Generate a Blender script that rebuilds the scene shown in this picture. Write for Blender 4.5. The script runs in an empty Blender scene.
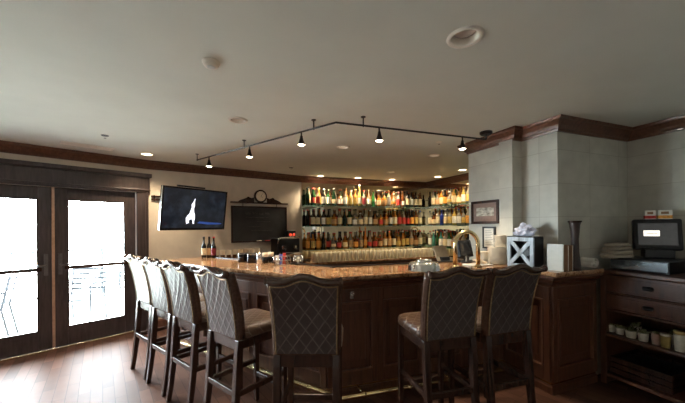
import bpy, bmesh, math, random
from mathutils import Vector, Matrix
from mathutils.geometry import tessellate_polygon
random.seed(7)
PI = math.pi
S = bpy.context.scene
COL = S.collection

# ------------------------------------------------------------------ camera, world, sun, exposure
H, CEIL, FPX, HOR, ROLL = 1.48, 2.45, 304.0, 226.0, 0.008
cam = bpy.data.objects.new('camera', bpy.data.cameras.new('camera'))
COL.objects.link(cam)
cam.location = (0, 0, H)
cam.rotation_euler = (PI / 2, ROLL, 0)
cam.data.sensor_width = 36
cam.data.lens = FPX / 685 * 36
cam.data.shift_y = (HOR - 201.5) / 685
cam.data.clip_start = 0.02
S.camera = cam
vs = S.view_settings
vs.view_transform = 'Standard'; vs.look = 'None'; vs.gamma = 1; vs.use_curve_mapping = False
vs.exposure = 0.25

world = bpy.data.worlds.new('sky'); S.world = world
world.use_nodes = True
bgn = world.node_tree.nodes['Background']
bgn.inputs[0].default_value = (0.80, 0.92, 1.0, 1)
bgn.inputs[1].default_value = 76.0

# ------------------------------------------------------------------ plan of the room (metres, camera at 0,0)
AV = Vector((.352, -.936, 0)); BV = Vector((.934, .358, 0)); MV = Vector((-.358, .934, 0))
WV = Vector((.674, .738, 0)).normalized(); WO = Vector((-WV.y, WV.x, 0))   # door wall along / outwards
D0 = Vector((-3.52, 3.70, 0))
K1 = D0 + WV * 1.005
K2 = Vector((-.825, 5.90, 0)); K3 = Vector((1.935, 6.96, 0))
Pc = Vector((1.977, 2.79, 0)); N1 = Vector((1.849, 3.13, 0)); S1 = Vector((1.746, 3.09, 0)); S2 = Vector((1.528, 3.67, 0))
S3 = S2 + BV * ((K3 - S2).dot(BV))
Pr = Vector((2.974, 3.17, 0))
R1 = Pr + AV * 6.2
L1 = D0 - WV * 7.3
TV = (K2 - K1).normalized(); TO = Vector((-TV.y, TV.x, 0))
BKV = (K3 - K2).normalized()

def ray(px, py):
    return (px - 342.5 + ROLL * (HOR - py)) / FPX, (HOR - ROLL * (px - 342.5) - py) / FPX
def at_z(px, py, z):
    dx, dz = ray(px, py); d = (z - H) / dz
    return Vector((dx * d, d, z))
def at_d(px, py, d):
    dx, dz = ray(px, py)
    return Vector((dx * d, d, H + dz * d))

# ------------------------------------------------------------------ materials
MATS = {}
def nt(name):
    m = bpy.data.materials.new(name); m.use_nodes = True
    MATS[name] = m
    return m, m.node_tree, m.node_tree.nodes['Principled BSDF']
def rgba(c): return (c[0], c[1], c[2], 1)
def mat(name, col, rough=.5, metal=0, var=.12, scale=30, bump=0, trans=0, spec=.5, emit=0, emit_col=None, ior=1.45):
    m, t, b = nt(name)
    n = t.nodes.new('ShaderNodeTexNoise'); n.inputs['Scale'].default_value = scale; n.inputs['Detail'].default_value = 3
    tc = t.nodes.new('ShaderNodeTexCoord'); t.links.new(tc.outputs['Object'], n.inputs['Vector'])
    r = t.nodes.new('ShaderNodeValToRGB')
    r.color_ramp.elements[0].position = .3; r.color_ramp.elements[1].position = .7
    r.color_ramp.elements[0].color = rgba([c * (1 - var) for c in col]); r.color_ramp.elements[1].color = rgba([min(1, c * (1 + var)) for c in col])
    t.links.new(n.outputs[0], r.inputs[0]); t.links.new(r.outputs[0], b.inputs['Base Color'])
    b.inputs['Roughness'].default_value = rough; b.inputs['Metallic'].default_value = metal
    b.inputs['Transmission Weight'].default_value = trans; b.inputs['Specular IOR Level'].default_value = spec
    b.inputs['IOR'].default_value = ior
    if emit:
        b.inputs['Emission Color'].default_value = rgba(emit_col or col); b.inputs['Emission Strength'].default_value = emit
    if bump:
        bp = t.nodes.new('ShaderNodeBump'); bp.inputs['Strength'].default_value = bump; bp.inputs['Distance'].default_value = .01
        t.links.new(n.outputs[0], bp.inputs['Height']); t.links.new(bp.outputs[0], b.inputs['Normal'])
    return m
def mathn(t, op, a, bb=None):
    n = t.nodes.new('ShaderNodeMath'); n.operation = op
    for i, v in enumerate((a, bb)):
        if v is None: continue
        if isinstance(v, (int, float)): n.inputs[i].default_value = v
        else: t.links.new(v, n.inputs[i])
    return n.outputs[0]
def mat_quilt(name, col, line, pitch, rough=.45, wid=.06):
    m, t, b = nt(name)
    uv = t.nodes.new('ShaderNodeUVMap'); sp = t.nodes.new('ShaderNodeSeparateXYZ'); t.links.new(uv.outputs[0], sp.inputs[0])
    u, v = sp.outputs[0], mathn(t, 'MULTIPLY', sp.outputs[1], .72)
    ds = []
    for op in ('ADD', 'SUBTRACT'):
        f = mathn(t, 'FRACT', mathn(t, 'ADD', mathn(t, 'DIVIDE', mathn(t, op, u, v), pitch), 50.0))
        ds.append(mathn(t, 'ABSOLUTE', mathn(t, 'SUBTRACT', f, .5)))
    mx = mathn(t, 'MAXIMUM', ds[0], ds[1])
    k = mathn(t, 'GREATER_THAN', mx, .5 - wid / 2)
    n = t.nodes.new('ShaderNodeTexNoise'); n.inputs['Scale'].default_value = 60
    r = t.nodes.new('ShaderNodeValToRGB'); r.color_ramp.elements[0].color = rgba([c * .8 for c in col]); r.color_ramp.elements[1].color = rgba([c * 1.2 for c in col])
    t.links.new(n.outputs[0], r.inputs[0])
    mixn = t.nodes.new('ShaderNodeMix'); mixn.data_type = 'RGBA'
    t.links.new(k, mixn.inputs[0]); t.links.new(r.outputs[0], mixn.inputs[6]); mixn.inputs[7].default_value = rgba(line)
    t.links.new(mixn.outputs[2], b.inputs['Base Color'])
    b.inputs['Roughness'].default_value = rough
    bp = t.nodes.new('ShaderNodeBump'); bp.inputs['Strength'].default_value = .5; bp.inputs['Distance'].default_value = .006
    hh = mathn(t, 'SUBTRACT', 1.0, mathn(t, 'POWER', mathn(t, 'MULTIPLY', mx, 2.0), 6.0))
    t.links.new(hh, bp.inputs['Height']); t.links.new(bp.outputs[0], b.inputs['Normal'])
    return m
def mat_block(name, col, seam, bw, rh, rough=.8, msize=.004, offset=0.0, var=.10, uvmode=True, bump=.15, ms=.3, spec=.4, rot=0):
    m, t, b = nt(name)
    br = t.nodes.new('ShaderNodeTexBrick')
    if uvmode:
        uv = t.nodes.new('ShaderNodeUVMap'); out = uv.outputs[0]
    else:
        tc = t.nodes.new('ShaderNodeTexCoord'); mp = t.nodes.new('ShaderNodeMapping')
        mp.inputs['Rotation'].default_value = (0, 0, rot)
        t.links.new(tc.outputs['Object'], mp.inputs[0]); out = mp.outputs[0]
    t.links.new(out, br.inputs['Vector'])
    br.offset = offset; br.squash = 1
    br.inputs['Scale'].default_value = 1
    br.inputs['Color1'].default_value = rgba([c * (1 - var) for c in col]); br.inputs['Color2'].default_value = rgba([c * (1 + var) for c in col])
    br.inputs['Mortar'].default_value = rgba(seam); br.inputs['Mortar Size'].default_value = msize; br.inputs['Mortar Smooth'].default_value = ms
    br.inputs['Brick Width'].default_value = bw; br.inputs['Row Height'].default_value = rh
    n = t.nodes.new('ShaderNodeTexNoise'); n.inputs['Scale'].default_value = 6; n.inputs['Detail'].default_value = 6
    t.links.new(out, n.inputs['Vector'])
    mixn = t.nodes.new('ShaderNodeMix'); mixn.data_type = 'RGBA'; mixn.blend_type = 'MULTIPLY'; mixn.inputs[0].default_value = .5
    r = t.nodes.new('ShaderNodeValToRGB'); r.color_ramp.elements[0].color = (.65, .65, .65, 1); r.color_ramp.elements[0].position = .3; r.color_ramp.elements[1].position = .7
    t.links.new(n.outputs[0], r.inputs[0])
    t.links.new(br.outputs['Color'], mixn.inputs[6]); t.links.new(r.outputs[0], mixn.inputs[7])
    t.links.new(mixn.outputs[2], b.inputs['Base Color'])
    b.inputs['Roughness'].default_value = rough; b.inputs['Specular IOR Level'].default_value = spec
    bp = t.nodes.new('ShaderNodeBump'); bp.inputs['Strength'].default_value = bump; bp.inputs['Distance'].default_value = .004; bp.invert = True
    t.links.new(br.outputs['Fac'], bp.inputs['Height']); t.links.new(bp.outputs[0], b.inputs['Normal'])
    return m
def mat_wood(name, col, rough=.35, scale=6, var=.35, spec=.5):
    m, t, b = nt(name)
    tc = t.nodes.new('ShaderNodeTexCoord'); mp = t.nodes.new('ShaderNodeMapping'); mp.inputs['Scale'].default_value = (1, 1, .12)
    n = t.nodes.new('ShaderNodeTexNoise'); n.inputs['Scale'].default_value = scale * 6; n.inputs['Detail'].default_value = 5; n.inputs['Distortion'].default_value = .6
    t.links.new(tc.outputs['Object'], mp.inputs[0]); t.links.new(mp.outputs[0], n.inputs['Vector'])
    r = t.nodes.new('ShaderNodeValToRGB'); r.color_ramp.elements[0].position = .3; r.color_ramp.elements[1].position = .7
    r.color_ramp.elements[0].color = rgba([c * (1 - var) for c in col]); r.color_ramp.elements[1].color = rgba([c * (1 + var) for c in col])
    t.links.new(n.outputs[0], r.inputs[0]); t.links.new(r.outputs[0], b.inputs['Base Color'])
    b.inputs['Roughness'].default_value = rough; b.inputs['Specular IOR Level'].default_value = spec
    return m
def mat_granite(name):
    m, t, b = nt(name)
    tc = t.nodes.new('ShaderNodeTexCoord')
    v = t.nodes.new('ShaderNodeTexVoronoi'); v.inputs['Scale'].default_value = 60
    n = t.nodes.new('ShaderNodeTexNoise'); n.inputs['Scale'].default_value = 16; n.inputs['Detail'].default_value = 8
    for q in (v, n): t.links.new(tc.outputs['Object'], q.inputs['Vector'])
    r = t.nodes.new('ShaderNodeValToRGB')
    e = r.color_ramp.elements
    e[0].position = .35; e[0].color = (.07, .028, .014, 1); e[1].position = .68; e[1].color = (.42, .25, .14, 1)
    q = e.new(.5); q.color = (.22, .105, .048, 1)
    ad = mathn(t, 'ADD', mathn(t, 'MULTIPLY', v.outputs['Distance'], .35), mathn(t, 'MULTIPLY', n.outputs[0], .8))
    t.links.new(ad, r.inputs[0]); t.links.new(r.outputs[0], b.inputs['Base Color'])
    b.inputs['Roughness'].default_value = .09
    return m
def mat_pane(name):
    m = bpy.data.materials.new(name); m.use_nodes = True; t = m.node_tree; MATS[name] = m
    t.nodes.remove(t.nodes['Principled BSDF'])
    tr = t.nodes.new('ShaderNodeBsdfTransparent'); tr.inputs[0].default_value = (.97, .985, .98, 1)
    gl = t.nodes.new('ShaderNodeBsdfGlossy'); gl.inputs['Roughness'].default_value = .01
    fr = t.nodes.new('ShaderNodeFresnel'); fr.inputs[0].default_value = 1.3
    mx = t.nodes.new('ShaderNodeMixShader')
    t.links.new(fr.outputs[0], mx.inputs[0]); t.links.new(tr.outputs[0], mx.inputs[1]); t.links.new(gl.outputs[0], mx.inputs[2])
    t.links.new(mx.outputs[0], t.nodes['Material Output'].inputs[0])
    return m

M_ceil = mat('ceiling_paint', (.72, .72, .65), .75, var=.03, scale=3)
M_wall = mat_block('wallpaper_blocks', (.60, .58, .515), (.47, .44, .38), .46, .31, .85, msize=.003, var=.05, bump=.08)
M_tan = mat('tan_plaster', (.68, .60, .51), .85, var=.05, scale=8)
M_floor = mat_block('parquet', (.105, .050, .034), (.035, .016, .010), .55, .085, .46, msize=.0022, offset=.5, var=.28, uvmode=False, bump=.25, rot=.9, spec=.035)
M_crown = mat_wood('mahogany_trim', (.125, .05, .027), .33)
M_bar = mat_wood('bar_mahogany', (.085, .032, .017), .3)
M_bronze = mat('dark_bronze', (.14, .13, .13), .35, metal=.8)
M_strip = mat('tan_weatherstrip', (.42, .26, .18), .45)
M_dark = mat_wood('dark_stained_wood', (.038, .016, .010), .26)
M_door = mat_wood('door_wood', (.048, .034, .034), .35)
M_cab = mat_wood('sideboard_wood', (.075, .028, .014), .32)
M_quilt = mat_quilt('quilted_fabric', (.062, .045, .043), (.125, .098, .084), .078, .30)
M_leather = mat('brown_leather', (.070, .035, .024), .22, var=.25, scale=60, bump=.08)
M_pipe = mat('brass_nailheads', (.34, .23, .12), .4, metal=.7, scale=120, var=.4)
M_brass = mat('polished_brass', (.90, .70, .38), .25, metal=1, var=.05)
M_granite = mat_granite('bar_granite')
M_black = mat('black_plastic', (.012, .012, .014), .35)
M_blackgloss = mat('black_gloss', (.010, .010, .012), .08)
M_screen_gray = mat('screen_gray', (.09, .09, .09), .15)
M_mirror = mat('mirror_warm_light_tint', (.76, .69, .54), .012, metal=1, var=.01)  # warm tint stands in for warmer light around the bottles
M_shelfglass = mat('shelf_glass', (.30, .62, .50), .05, trans=.75, var=.02)
M_steel = mat('brushed_steel', (.75, .75, .75), .10, metal=1, var=.05)
M_white = mat('white_plastic', (.75, .74, .70), .5, var=.03)
M_ring = mat('light_trim_white', (.88, .82, .72), .45, var=.03)
M_bulb_off = mat('lamp_unlit', (.72, .64, .58), .15, var=.05)
M_bulb_on = mat('lamp_lit', (1, .9, .74), .4, var=.01, emit=22, emit_col=(1, .86, .64))
M_bulb_dim = mat('lamp_dim', (1, .9, .74), .4, var=.01, emit=.45, emit_col=(1, .86, .64))
M_paper = mat('paper_white', (.74, .72, .66), .8, var=.04)
M_cream = mat('cream_ceramic', (.86, .77, .63), .35, var=.05)
M_slate = mat('slate_black', (.030, .030, .033), .7, var=.35, scale=4)
M_pane = mat_pane('window_pane')
M_clear = mat('clear_glass', (.92, .86, .70), .10, trans=.4, var=.04)
M_patio = mat('patio_stone', (.62, .60, .54), .8, var=.08, scale=4)
M_rail = mat('dark_patio_metal', (.020, .022, .025), .7, spec=.1)

# ------------------------------------------------------------------ mesh helpers
def obj(name, bm, m, parent=None, smooth=False, bevel=0, seg=2):
    bmesh.ops.recalc_face_normals(bm, faces=bm.faces[:])
    me = bpy.data.meshes.new(name); bm.to_mesh(me); bm.free()
    o = bpy.data.objects.new(name, me); COL.objects.link(o)
    if m is not None: me.materials.append(m)
    if parent is not None: o.parent = parent
    if smooth:
        for p in me.polygons: p.use_smooth = True
    if bevel:
        md = o.modifiers.new('bevel', 'BEVEL'); md.width = bevel; md.segments = seg; md.limit_method = 'ANGLE'; md.angle_limit = .7
    return o
def tag(o, label, cat, group=None):
    o['label'] = label; o['category'] = cat
    if group: o['group'] = group
    return o
def thing(name, label, cat, loc=(0, 0, 0), rotz=0, group=None):
    o = bpy.data.objects.new(name, None); COL.objects.link(o)
    o.empty_display_size = .05
    o.location = loc; o.rotation_euler = (0, 0, rotz)
    return tag(o, label, cat, group)
def struct(o):
    o['kind'] = 'structure'; return o
def B(): return bmesh.new()
def box(bm, x0, x1, y0, y1, z0, z1, M=None):
    vs_ = [bm.verts.new(M @ Vector(p) if M else p) for p in
           [(x0, y0, z0), (x1, y0, z0), (x1, y1, z0), (x0, y1, z0), (x0, y0, z1), (x1, y0, z1), (x1, y1, z1), (x0, y1, z1)]]
    for f in ((0, 3, 2, 1), (4, 5, 6, 7), (0, 1, 5, 4), (1, 2, 6, 5), (2, 3, 7, 6), (3, 0, 4, 7)):
        bm.faces.new([vs_[i] for i in f])
    return bm
def tube(bm, pts, r, n=8, closed=False, caps=True):
    pts = [Vector(p) for p in pts]; N = len(pts)
    rs = r if isinstance(r, (list, tuple)) else [r] * N
    rings = []
    up0 = None
    for i, p in enumerate(pts):
        if closed: t = (pts[(i + 1) % N] - pts[i - 1]).normalized()
        elif i == 0: t = (pts[1] - p).normalized()
        elif i == N - 1: t = (p - pts[i - 1]).normalized()
        else: t = ((pts[i + 1] - p).normalized() + (p - pts[i - 1]).normalized()).normalized()
        if up0 is None:
            up0 = Vector((0, 0, 1)) if abs(t.z) < .9 else Vector((1, 0, 0))
        a = up0 - t * up0.dot(t)
        if a.length < 1e-4: a = Vector((0, 1, 0)) - t * t.y
        a.normalize(); up0 = a
        b = t.cross(a)
        rings.append([bm.verts.new(p + (a * math.cos(2 * PI * k / n) + b * math.sin(2 * PI * k / n)) * rs[i]) for k in range(n)])
    for i in range(N if closed else N - 1):
        A_, B_ = rings[i], rings[(i + 1) % N]
        for k in range(n): bm.faces.new((A_[k], A_[(k + 1) % n], B_[(k + 1) % n], B_[k]))
    if caps and not closed:
        bm.faces.new(rings[0][::-1]); bm.faces.new(rings[-1])
    return bm
def bar_tube(bm, pts, w, dpt):
    """a square-section bar through pts; w across x, dpt across y"""
    rings = []
    for p, ww, dd in pts_iter(pts, w, dpt):
        rings.append([bm.verts.new((p[0] + sx * ww / 2, p[1] + sy * dd / 2, p[2])) for sx, sy in ((-1, -1), (1, -1), (1, 1), (-1, 1))])
    for a, b in zip(rings, rings[1:]):
        for k in range(4): bm.faces.new((a[k], a[(k + 1) % 4], b[(k + 1) % 4], b[k]))
    bm.faces.new(rings[0][::-1]); bm.faces.new(rings[-1])
    return bm
def pts_iter(pts, w, d):
    for i, p in enumerate(pts):
        yield p, (w[i] if isinstance(w, (list, tuple)) else w), (d[i] if isinstance(d, (list, tuple)) else d)
def lathe(bm, prof, n=16, o=(0, 0, 0), close=True):
    rings = []
    for r, z in prof:
        if r < 1e-5: rings.append([bm.verts.new((o[0], o[1], o[2] + z))])
        else: rings.append([bm.verts.new((o[0] + r * math.cos(2 * PI * k / n), o[1] + r * math.sin(2 * PI * k / n), o[2] + z)) for k in range(n)])
    for a, b in zip(rings, rings[1:]):
        for k in range(n):
            k2 = (k + 1) % n
            if len(a) == 1 and len(b) == 1: continue
            if len(a) == 1: bm.faces.new((a[0], b[k], b[k2]))
            elif len(b) == 1: bm.faces.new((a[k], a[k2], b[0]))
            else: bm.faces.new((a[k], a[k2], b[k2], b[k]))
    if close:
        if len(rings[0]) > 1: bm.faces.new(rings[0][::-1])
        if len(rings[-1]) > 1: bm.faces.new(rings[-1])
    return bm
def prism(bm, poly, z0, z1, uv=False):
    lo = [bm.verts.new((p[0], p[1], z0)) for p in poly]; hi = [bm.verts.new((p[0], p[1], z1)) for p in poly]
    n = len(poly)
    for tri in tessellate_polygon([[Vector((p[0], p[1], 0)) for p in poly]]):
        bm.faces.new([lo[i] for i in tri][::-1]); bm.faces.new([hi[i] for i in tri])
    uvl = bm.loops.layers.uv.new('UVMap') if uv else None
    s = 0
    for i in range(n):
        j = (i + 1) % n
        f = bm.faces.new((lo[i], lo[j], hi[j], hi[i]))
        L = (Vector(poly[j]) - Vector(poly[i])).length
        if uv:
            for lp, c in zip(f.loops, ((s, z0), (s + L, z0), (s + L, z1), (s, z1))): lp[uvl].uv = c
        s += L
    return bm
def mitre(path, off):
    """offset a plan polyline to the left of its travel by off"""
    out = []
    P = [Vector((p[0], p[1], 0)) for p in path]
    for i, p in enumerate(P):
        ns = []
        if i > 0: t = (p - P[i - 1]).normalized(); ns.append(Vector((-t.y, t.x, 0)))
        if i < len(P) - 1: t = (P[i + 1] - p).normalized(); ns.append(Vector((-t.y, t.x, 0)))
        if len(ns) == 1: out.append(p + ns[0] * off)
        else:
            m = (ns[0] + ns[1]).normalized(); out.append(p + m * (off / max(.25, m.dot(ns[0]))))
    return out
def sweep(bm, path, prof):
    """prof: closed list of (offset to the left, z)"""
    cols = [[bm.verts.new((q.x, q.y, z)) for q in mitre(path, o)] for o, z in prof]
    n = len(prof)
    for a in range(n):
        b = (a + 1) % n
        for i in range(len(path) - 1):
            bm.faces.new((cols[a][i], cols[a][i + 1], cols[b][i + 1], cols[b][i]))
    bm.faces.new([c[0] for c in cols]); bm.faces.new([c[-1] for c in cols][::-1])
    return bm
def frame_M(o, xdir, z=0):
    """local x along xdir, local y to its left"""
    x = Vector((xdir[0], xdir[1], 0)).normalized(); y = Vector((-x.y, x.x, 0))
    return Matrix(((x.x, y.x, 0, o[0]), (x.y, y.y, 0, o[1]), (0, 0, 1, z), (0, 0, 0, 1)))
def ang(v): return math.atan2(v[1], v[0])
def wall_slab(name, P, Q, z0, z1, th, m, outward, holes=()):
    """vertical wall P->Q, inner face on the line, thickness outward; holes = (t0,t1,za,zb)"""
    bm = B(); L = (Q - P).length
    d = (Q - P).normalized(); o = Vector(outward).normalized()
    def pt(t, k, z): return P + d * t + o * (k * th) + Vector((0, 0, z))
    cells = []
    ts = sorted({0, L, *[h[0] for h in holes], *[h[1] for h in holes]})
    for a, b in zip(ts, ts[1:]):
        h = [h for h in holes if h[0] <= a + 1e-6 and h[1] >= b - 1e-6]
        if not h: cells.append((a, b, z0, z1))
        else:
            if h[0][2] > z0 + 1e-4: cells.append((a, b, z0, h[0][2]))
            if h[0][3] < z1 - 1e-4: cells.append((a, b, h[0][3], z1))
    uvl = bm.loops.layers.uv.new('UVMap')
    for a, b, za, zb in cells:
        v = [bm.verts.new(pt(t, k, z)) for t, k, z in ((a, 0, za), (b, 0, za), (b, 1, za), (a, 1, za), (a, 0, zb), (b, 0, zb), (b, 1, zb), (a, 1, zb))]
        for f in ((0, 3, 2, 1), (4, 5, 6, 7), (0, 1, 5, 4), (1, 2, 6, 5), (2, 3, 7, 6), (3, 0, 4, 7)):
            fc = bm.faces.new([v[i] for i in f])
            for lp in fc.loops:
                q = lp.vert.co - P; lp[uvl].uv = (q.dot(d), q.z)
    return struct(obj(name, bm, m))

# ------------------------------------------------------------------ shell
room = [L1, D0, K1, K2, K3, S3, S2, S1, N1, Pc, Pr, R1]
big = [(-9.2, -2.6), (5.6, -2.6), (5.6, 8.0), (-9.2, 8.0)]
floor_poly = [L1 + WO * .14 , K1 + WO * .14, K2 + TO * .1, K3 + Vector((0, .1, 0)), S3 + Vector((.1, 0, 0)), Pr + Vector((.1, .1, 0)), R1 + Vector((.1, -.1, 0)), Vector((L1.x, R1.y - .2, 0))]
struct(obj('floor', prism(B(), floor_poly, -.08, 0), M_floor))

cans = [  # px, py, outer radius, state
    (465, 37, .092, 'off'), (238, 120, .085, 'off'), (343, 147, .085, 'dim'), (434, 155.3, .085, 'dim'), (391, 172, .08, 'dim'),
    (147, 154, .085, 'on'), (320.6, 175.8, .085, 'on'), (357.8, 177.6, .085, 'on'), (391.7, 179.4, .085, 'on'), (438, 176.6, .085, 'on'), (462.5, 169.8, .085, 'on')]
can_pts = [at_z(px, py, CEIL) for px, py, r, s in cans]
def circle(c, r, n=20): return [Vector((c.x + r * math.cos(2 * PI * k / n), c.y + r * math.sin(2 * PI * k / n), 0)) for k in range(n)]
loops = [[Vector((p[0], p[1], 0)) for p in floor_poly]] + [circle(p, cans[i][2] * .72)[::-1] for i, p in enumerate(can_pts)]
bm = B()
flat = [v for L in loops for v in L]
lo = [bm.verts.new((v.x, v.y, CEIL)) for v in flat]
for tri in tessellate_polygon(loops): bm.faces.new([lo[i] for i in tri])
struct(obj('ceiling', bm, M_ceil))
bm = B(); prism(bm, floor_poly, CEIL + .16, CEIL + .22); struct(obj('roof_slab', bm, M_ceil))

# door wall: openings in t measured from L1
T0 = (D0 - L1).length
doors_t = [(-.86, .86), (-2.94, -1.22)]
wall_slab('wall_left', L1, K1, 0, CEIL + .15, .14, M_tan, WO, [(T0 + a, T0 + b, 0, 1.985) for a, b in doors_t])
wall_slab('wall_back_left', K1, K2, 0, CEIL + .15, .1, M_tan, TO)
wall_slab('wall_back', K2, K3, 0, CEIL + .15, .1, M_tan, (-.36, .93, 0))
wall_slab('wall_back_right', K3, S3, 0, CEIL + .15, .1, M_wall, BV)
struct(obj('wall_pillar', prism(B(), [Pc, Pr, S3, S2, S1, N1], 0, CEIL + .15, uv=True), M_wall))
wall_slab('wall_right', Pr, R1, 0, CEIL + .15, .1, M_wall, BV)
RL = Vector((L1.x, R1.y - .1, 0))
wall_slab('wall_rear', RL, R1, 0, CEIL + .15, .1, M_tan, (0, -1, 0))
wall_slab('wall_rear_left', RL, L1, 0, CEIL + .15, .1, M_tan, (-1, 0, 0))
# shallow pilaster on the far slab of the pillar
pv = (S2 - S1).normalized()
q0 = S1; q1 = S1 + pv * .16
pil_n = -BV * .022
struct(obj('wall_pilaster', prism(B(), [q0 + pil_n, q0 - pil_n * .3, q1 - pil_n * .3, q1 + pil_n], 0, CEIL - .1, uv=True), M_wall))

# crown mouldings
CP = [(0.0, CEIL), (0.0, CEIL - .118), (.014, CEIL - .118), (.018, CEIL - .100), (.030, CEIL - .092), (.040, CEIL - .066), (.066, CEIL - .040), (.074, CEIL - .030), (.088, CEIL - .024), (.092, CEIL - .001), (.05, CEIL - .001)]
cpl = [(o, z) for o, z in CP]
def crown(name, path):   # interior on the right of travel
    return struct(obj(name, sweep(B(), path, [(-o, z) for o, z in cpl]), M_crown))
crown('trim_1', [L1, K1, K2, K3, S3 ])
crown('trim_2', [S3, S2, S1, N1, Pc, Pr, R1])
# skirting
SK = [(0, 0), (.018, 0), (.018, .10), (.010, .12), (0, .12)]
def skirt(name, path): return struct(obj(name, sweep(B(), path, [(-o, z) for o, z in SK]), M_crown))
skirt('baseboard_back_left', [K1, K2])

# ------------------------------------------------------------------ doors, casings
def wall_box(bm, t0, t1, k0, k1, z0, z1):   # k>0 = into the room
    M = frame_M(D0, WV)
    box(bm, t0, t1, -k1, -k0, z0, z1, M)
tn = [3]
def casing(a, b):
    bm = B()
    wall_box(bm, a - .14, a, 0, .035, 0, 1.985); wall_box(bm, a - .14, a - .105, .035, .05, 0, 1.985)
    wall_box(bm, b, b + .14, 0, .035, 0, 1.985); wall_box(bm, b + .105, b + .14, .035, .05, 0, 1.985)
    struct(obj('trim_%d' % tn[0], bm, M_door, bevel=.004)); tn[0] += 1
    bm = B()
    wall_box(bm, a - .16, b + .16, 0, .05, 1.985, 2.20); wall_box(bm, a - .18, b + .18, .0, .085, 2.20, 2.255); wall_box(bm, a - .16, b + .16, .05, .066, 2.01, 2.03)
    struct(obj('trim_%d' % tn[0], bm, M_door, bevel=.006)); tn[0] += 1
def leaf(n, t0, t1, hinge_left, label=None):
    bm = B(); sw = .128; k0, k1 = -.075, -.03
    wall_box(bm, t0, t0 + sw, k0, k1, .012, 1.984); wall_box(bm, t1 - sw, t1, k0, k1, .012, 1.984)
    wall_box(bm, t0 + sw, t1 - sw, k0, k1, .012, .245); wall_box(bm, t0 + sw, t1 - sw, k0, k1, 1.835, 1.984)
    d = struct(obj('door_%d' % n, bm, M_door, bevel=.003))
    bm = B()
    for z0, z1 in ((.245, .258), (1.822, 1.835)): wall_box(bm, t0 + sw, t1 - sw, k1 - .012, k1 + .006, z0, z1)
    for x0 in (t0 + sw, t1 - sw - .013): wall_box(bm, x0, x0 + .013, k1 - .012, k1 + .006, .258, 1.822)
    obj('glazing_bead', bm, M_dark, d)
    bm = B(); wall_box(bm, t0 + sw, t1 - sw, k0 + .02, k0 + .026, .245, 1.835); obj('pane', bm, M_pane, d)
    bm = B(); wall_box(bm, t0 + sw - .03, t1 - sw + .03, k1, k1 + .035, .968, 1.010); obj('push_bar', bm, M_dark, d, bevel=.004)
    th = t1 - .06 if hinge_left else t0 + .06
    bm = B(); wall_box(bm, th - .018, th + .018, k1, k1 + .010, .91, 1.17)
    obj('handle_plate', bm, M_bronze, d, bevel=.003)
    bm = B(); M = frame_M(D0, WV)
    s = -1 if hinge_left else 1
    tube(bm, [M @ Vector((th, -k1 - .0, 1.03)), M @ Vector((th, -k1 - .05, 1.03)), M @ Vector((th + s * .10, -k1 - .055, 1.03))], .009, 8)
    obj('lever_handle', bm, M_bronze, d, smooth=True)
    return d
n = 1
for a, b in doors_t:
    casing(a, b)
    dl = leaf(n, a + .004, (a + b) / 2 - .004, True); bm = B(); wall_box(bm, (a + b) / 2 - .014, (a + b) / 2 + .014, -.0295, -.018, .012, 1.984); obj('astragal', bm, M_strip, dl, bevel=.003); leaf(n + 1, (a + b) / 2 + .004, b - .004, False)
    n += 2
    # threshold
    bm = B(); wall_box(bm, a, b, -.14, .0, 0, .010); struct(obj('trim_%d' % tn[0], bm, M_brass)); tn[0] += 1
    # daylight portal in the opening
    pl = bpy.data.objects.new('daylight_portal', bpy.data.lights.new('daylight_portal', 'AREA')); COL.objects.link(pl)
    pl.data.shape = 'RECTANGLE'; pl.data.size = b - a; pl.data.size_y = 1.98; pl.data.cycles.is_portal = True
    pl.location = D0 + WV * ((a + b) / 2) + WO * .16 + Vector((0, 0, .99))
    pl.rotation_euler = (-PI / 2, 0, ang(WV))

# ------------------------------------------------------------------ patio outside
pat = [L1 + WO * .15 - WV * 3, K1 + WO * .15 + WV * 3, K1 + WO * 14 + WV * 10, L1 + WO * 14 - WV * 10]
struct(obj('patio_ground', prism(B(), pat, -.10, -.01), M_patio))
def patio_M(t, k): return D0 + WV * t + WO * k
t = thing('patio_railing', 'thin metal railing with upright bars along the patio edge outside the doors', 'railing', patio_M(0, 3.4) + Vector((0, 0, -.01)), ang(WV))
obj('top_rail', box(B(), -6, 5, -.025, .025, 1.0, 1.04), M_rail, t); obj('bottom_rail', box(B(), -6, 5, -.015, .015, .10, .13), M_rail, t)
for i in range(12): obj('post', box(B(), -6 + i, -5.955 + i, -.022, .022, 0, 1.0), M_rail, t)
for i in range(11):
    bm = B()
    for k in range(1, 8): box(bm, -6 + i + k * .125 + .02, -6 + i + k * .125 + .032, -.006, .006, .13, 1.0)
    obj('bar_infill', bm, M_rail, t)
def patio_chair(loc, rz, label):
    t = thing('patio_chair', label, 'chair', loc, rz, 'patio chairs outside the doors')
    obj('seat', box(B(), -.23, .23, -.22, .22, .42, .445), M_rail, t, bevel=.01)
    for sx in (-.22, .22):
        obj('rear_leg', tube(B(), [(sx, -.30, 0), (sx, -.22, .43), (sx, -.30, .86)], .014, 8), M_rail, t, smooth=True)
        obj('front_leg', tube(B(), [(sx, .25, 0), (sx, .22, .43), (sx, .20, .64)], .014, 8), M_rail, t, smooth=True)
        obj('armrest', tube(B(), [(sx, .23, .645), (sx, -.26, .65)], .014, 8), M_rail, t, smooth=True)
    for k in range(5):
        z = .52 + k * .075; y = -.235 - (z - .43) / .43 * .08
        obj('back_slat', box(B(), -.215, .215, y - .006, y + .006, z, z + .035), M_rail, t)
    return t
z0 = Vector((0, 0, -.01))
patio_chair(patio_M(.36, .95) + z0, ang(WV) + 2.6, 'slatted metal patio chair seen through the right door pane')
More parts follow.
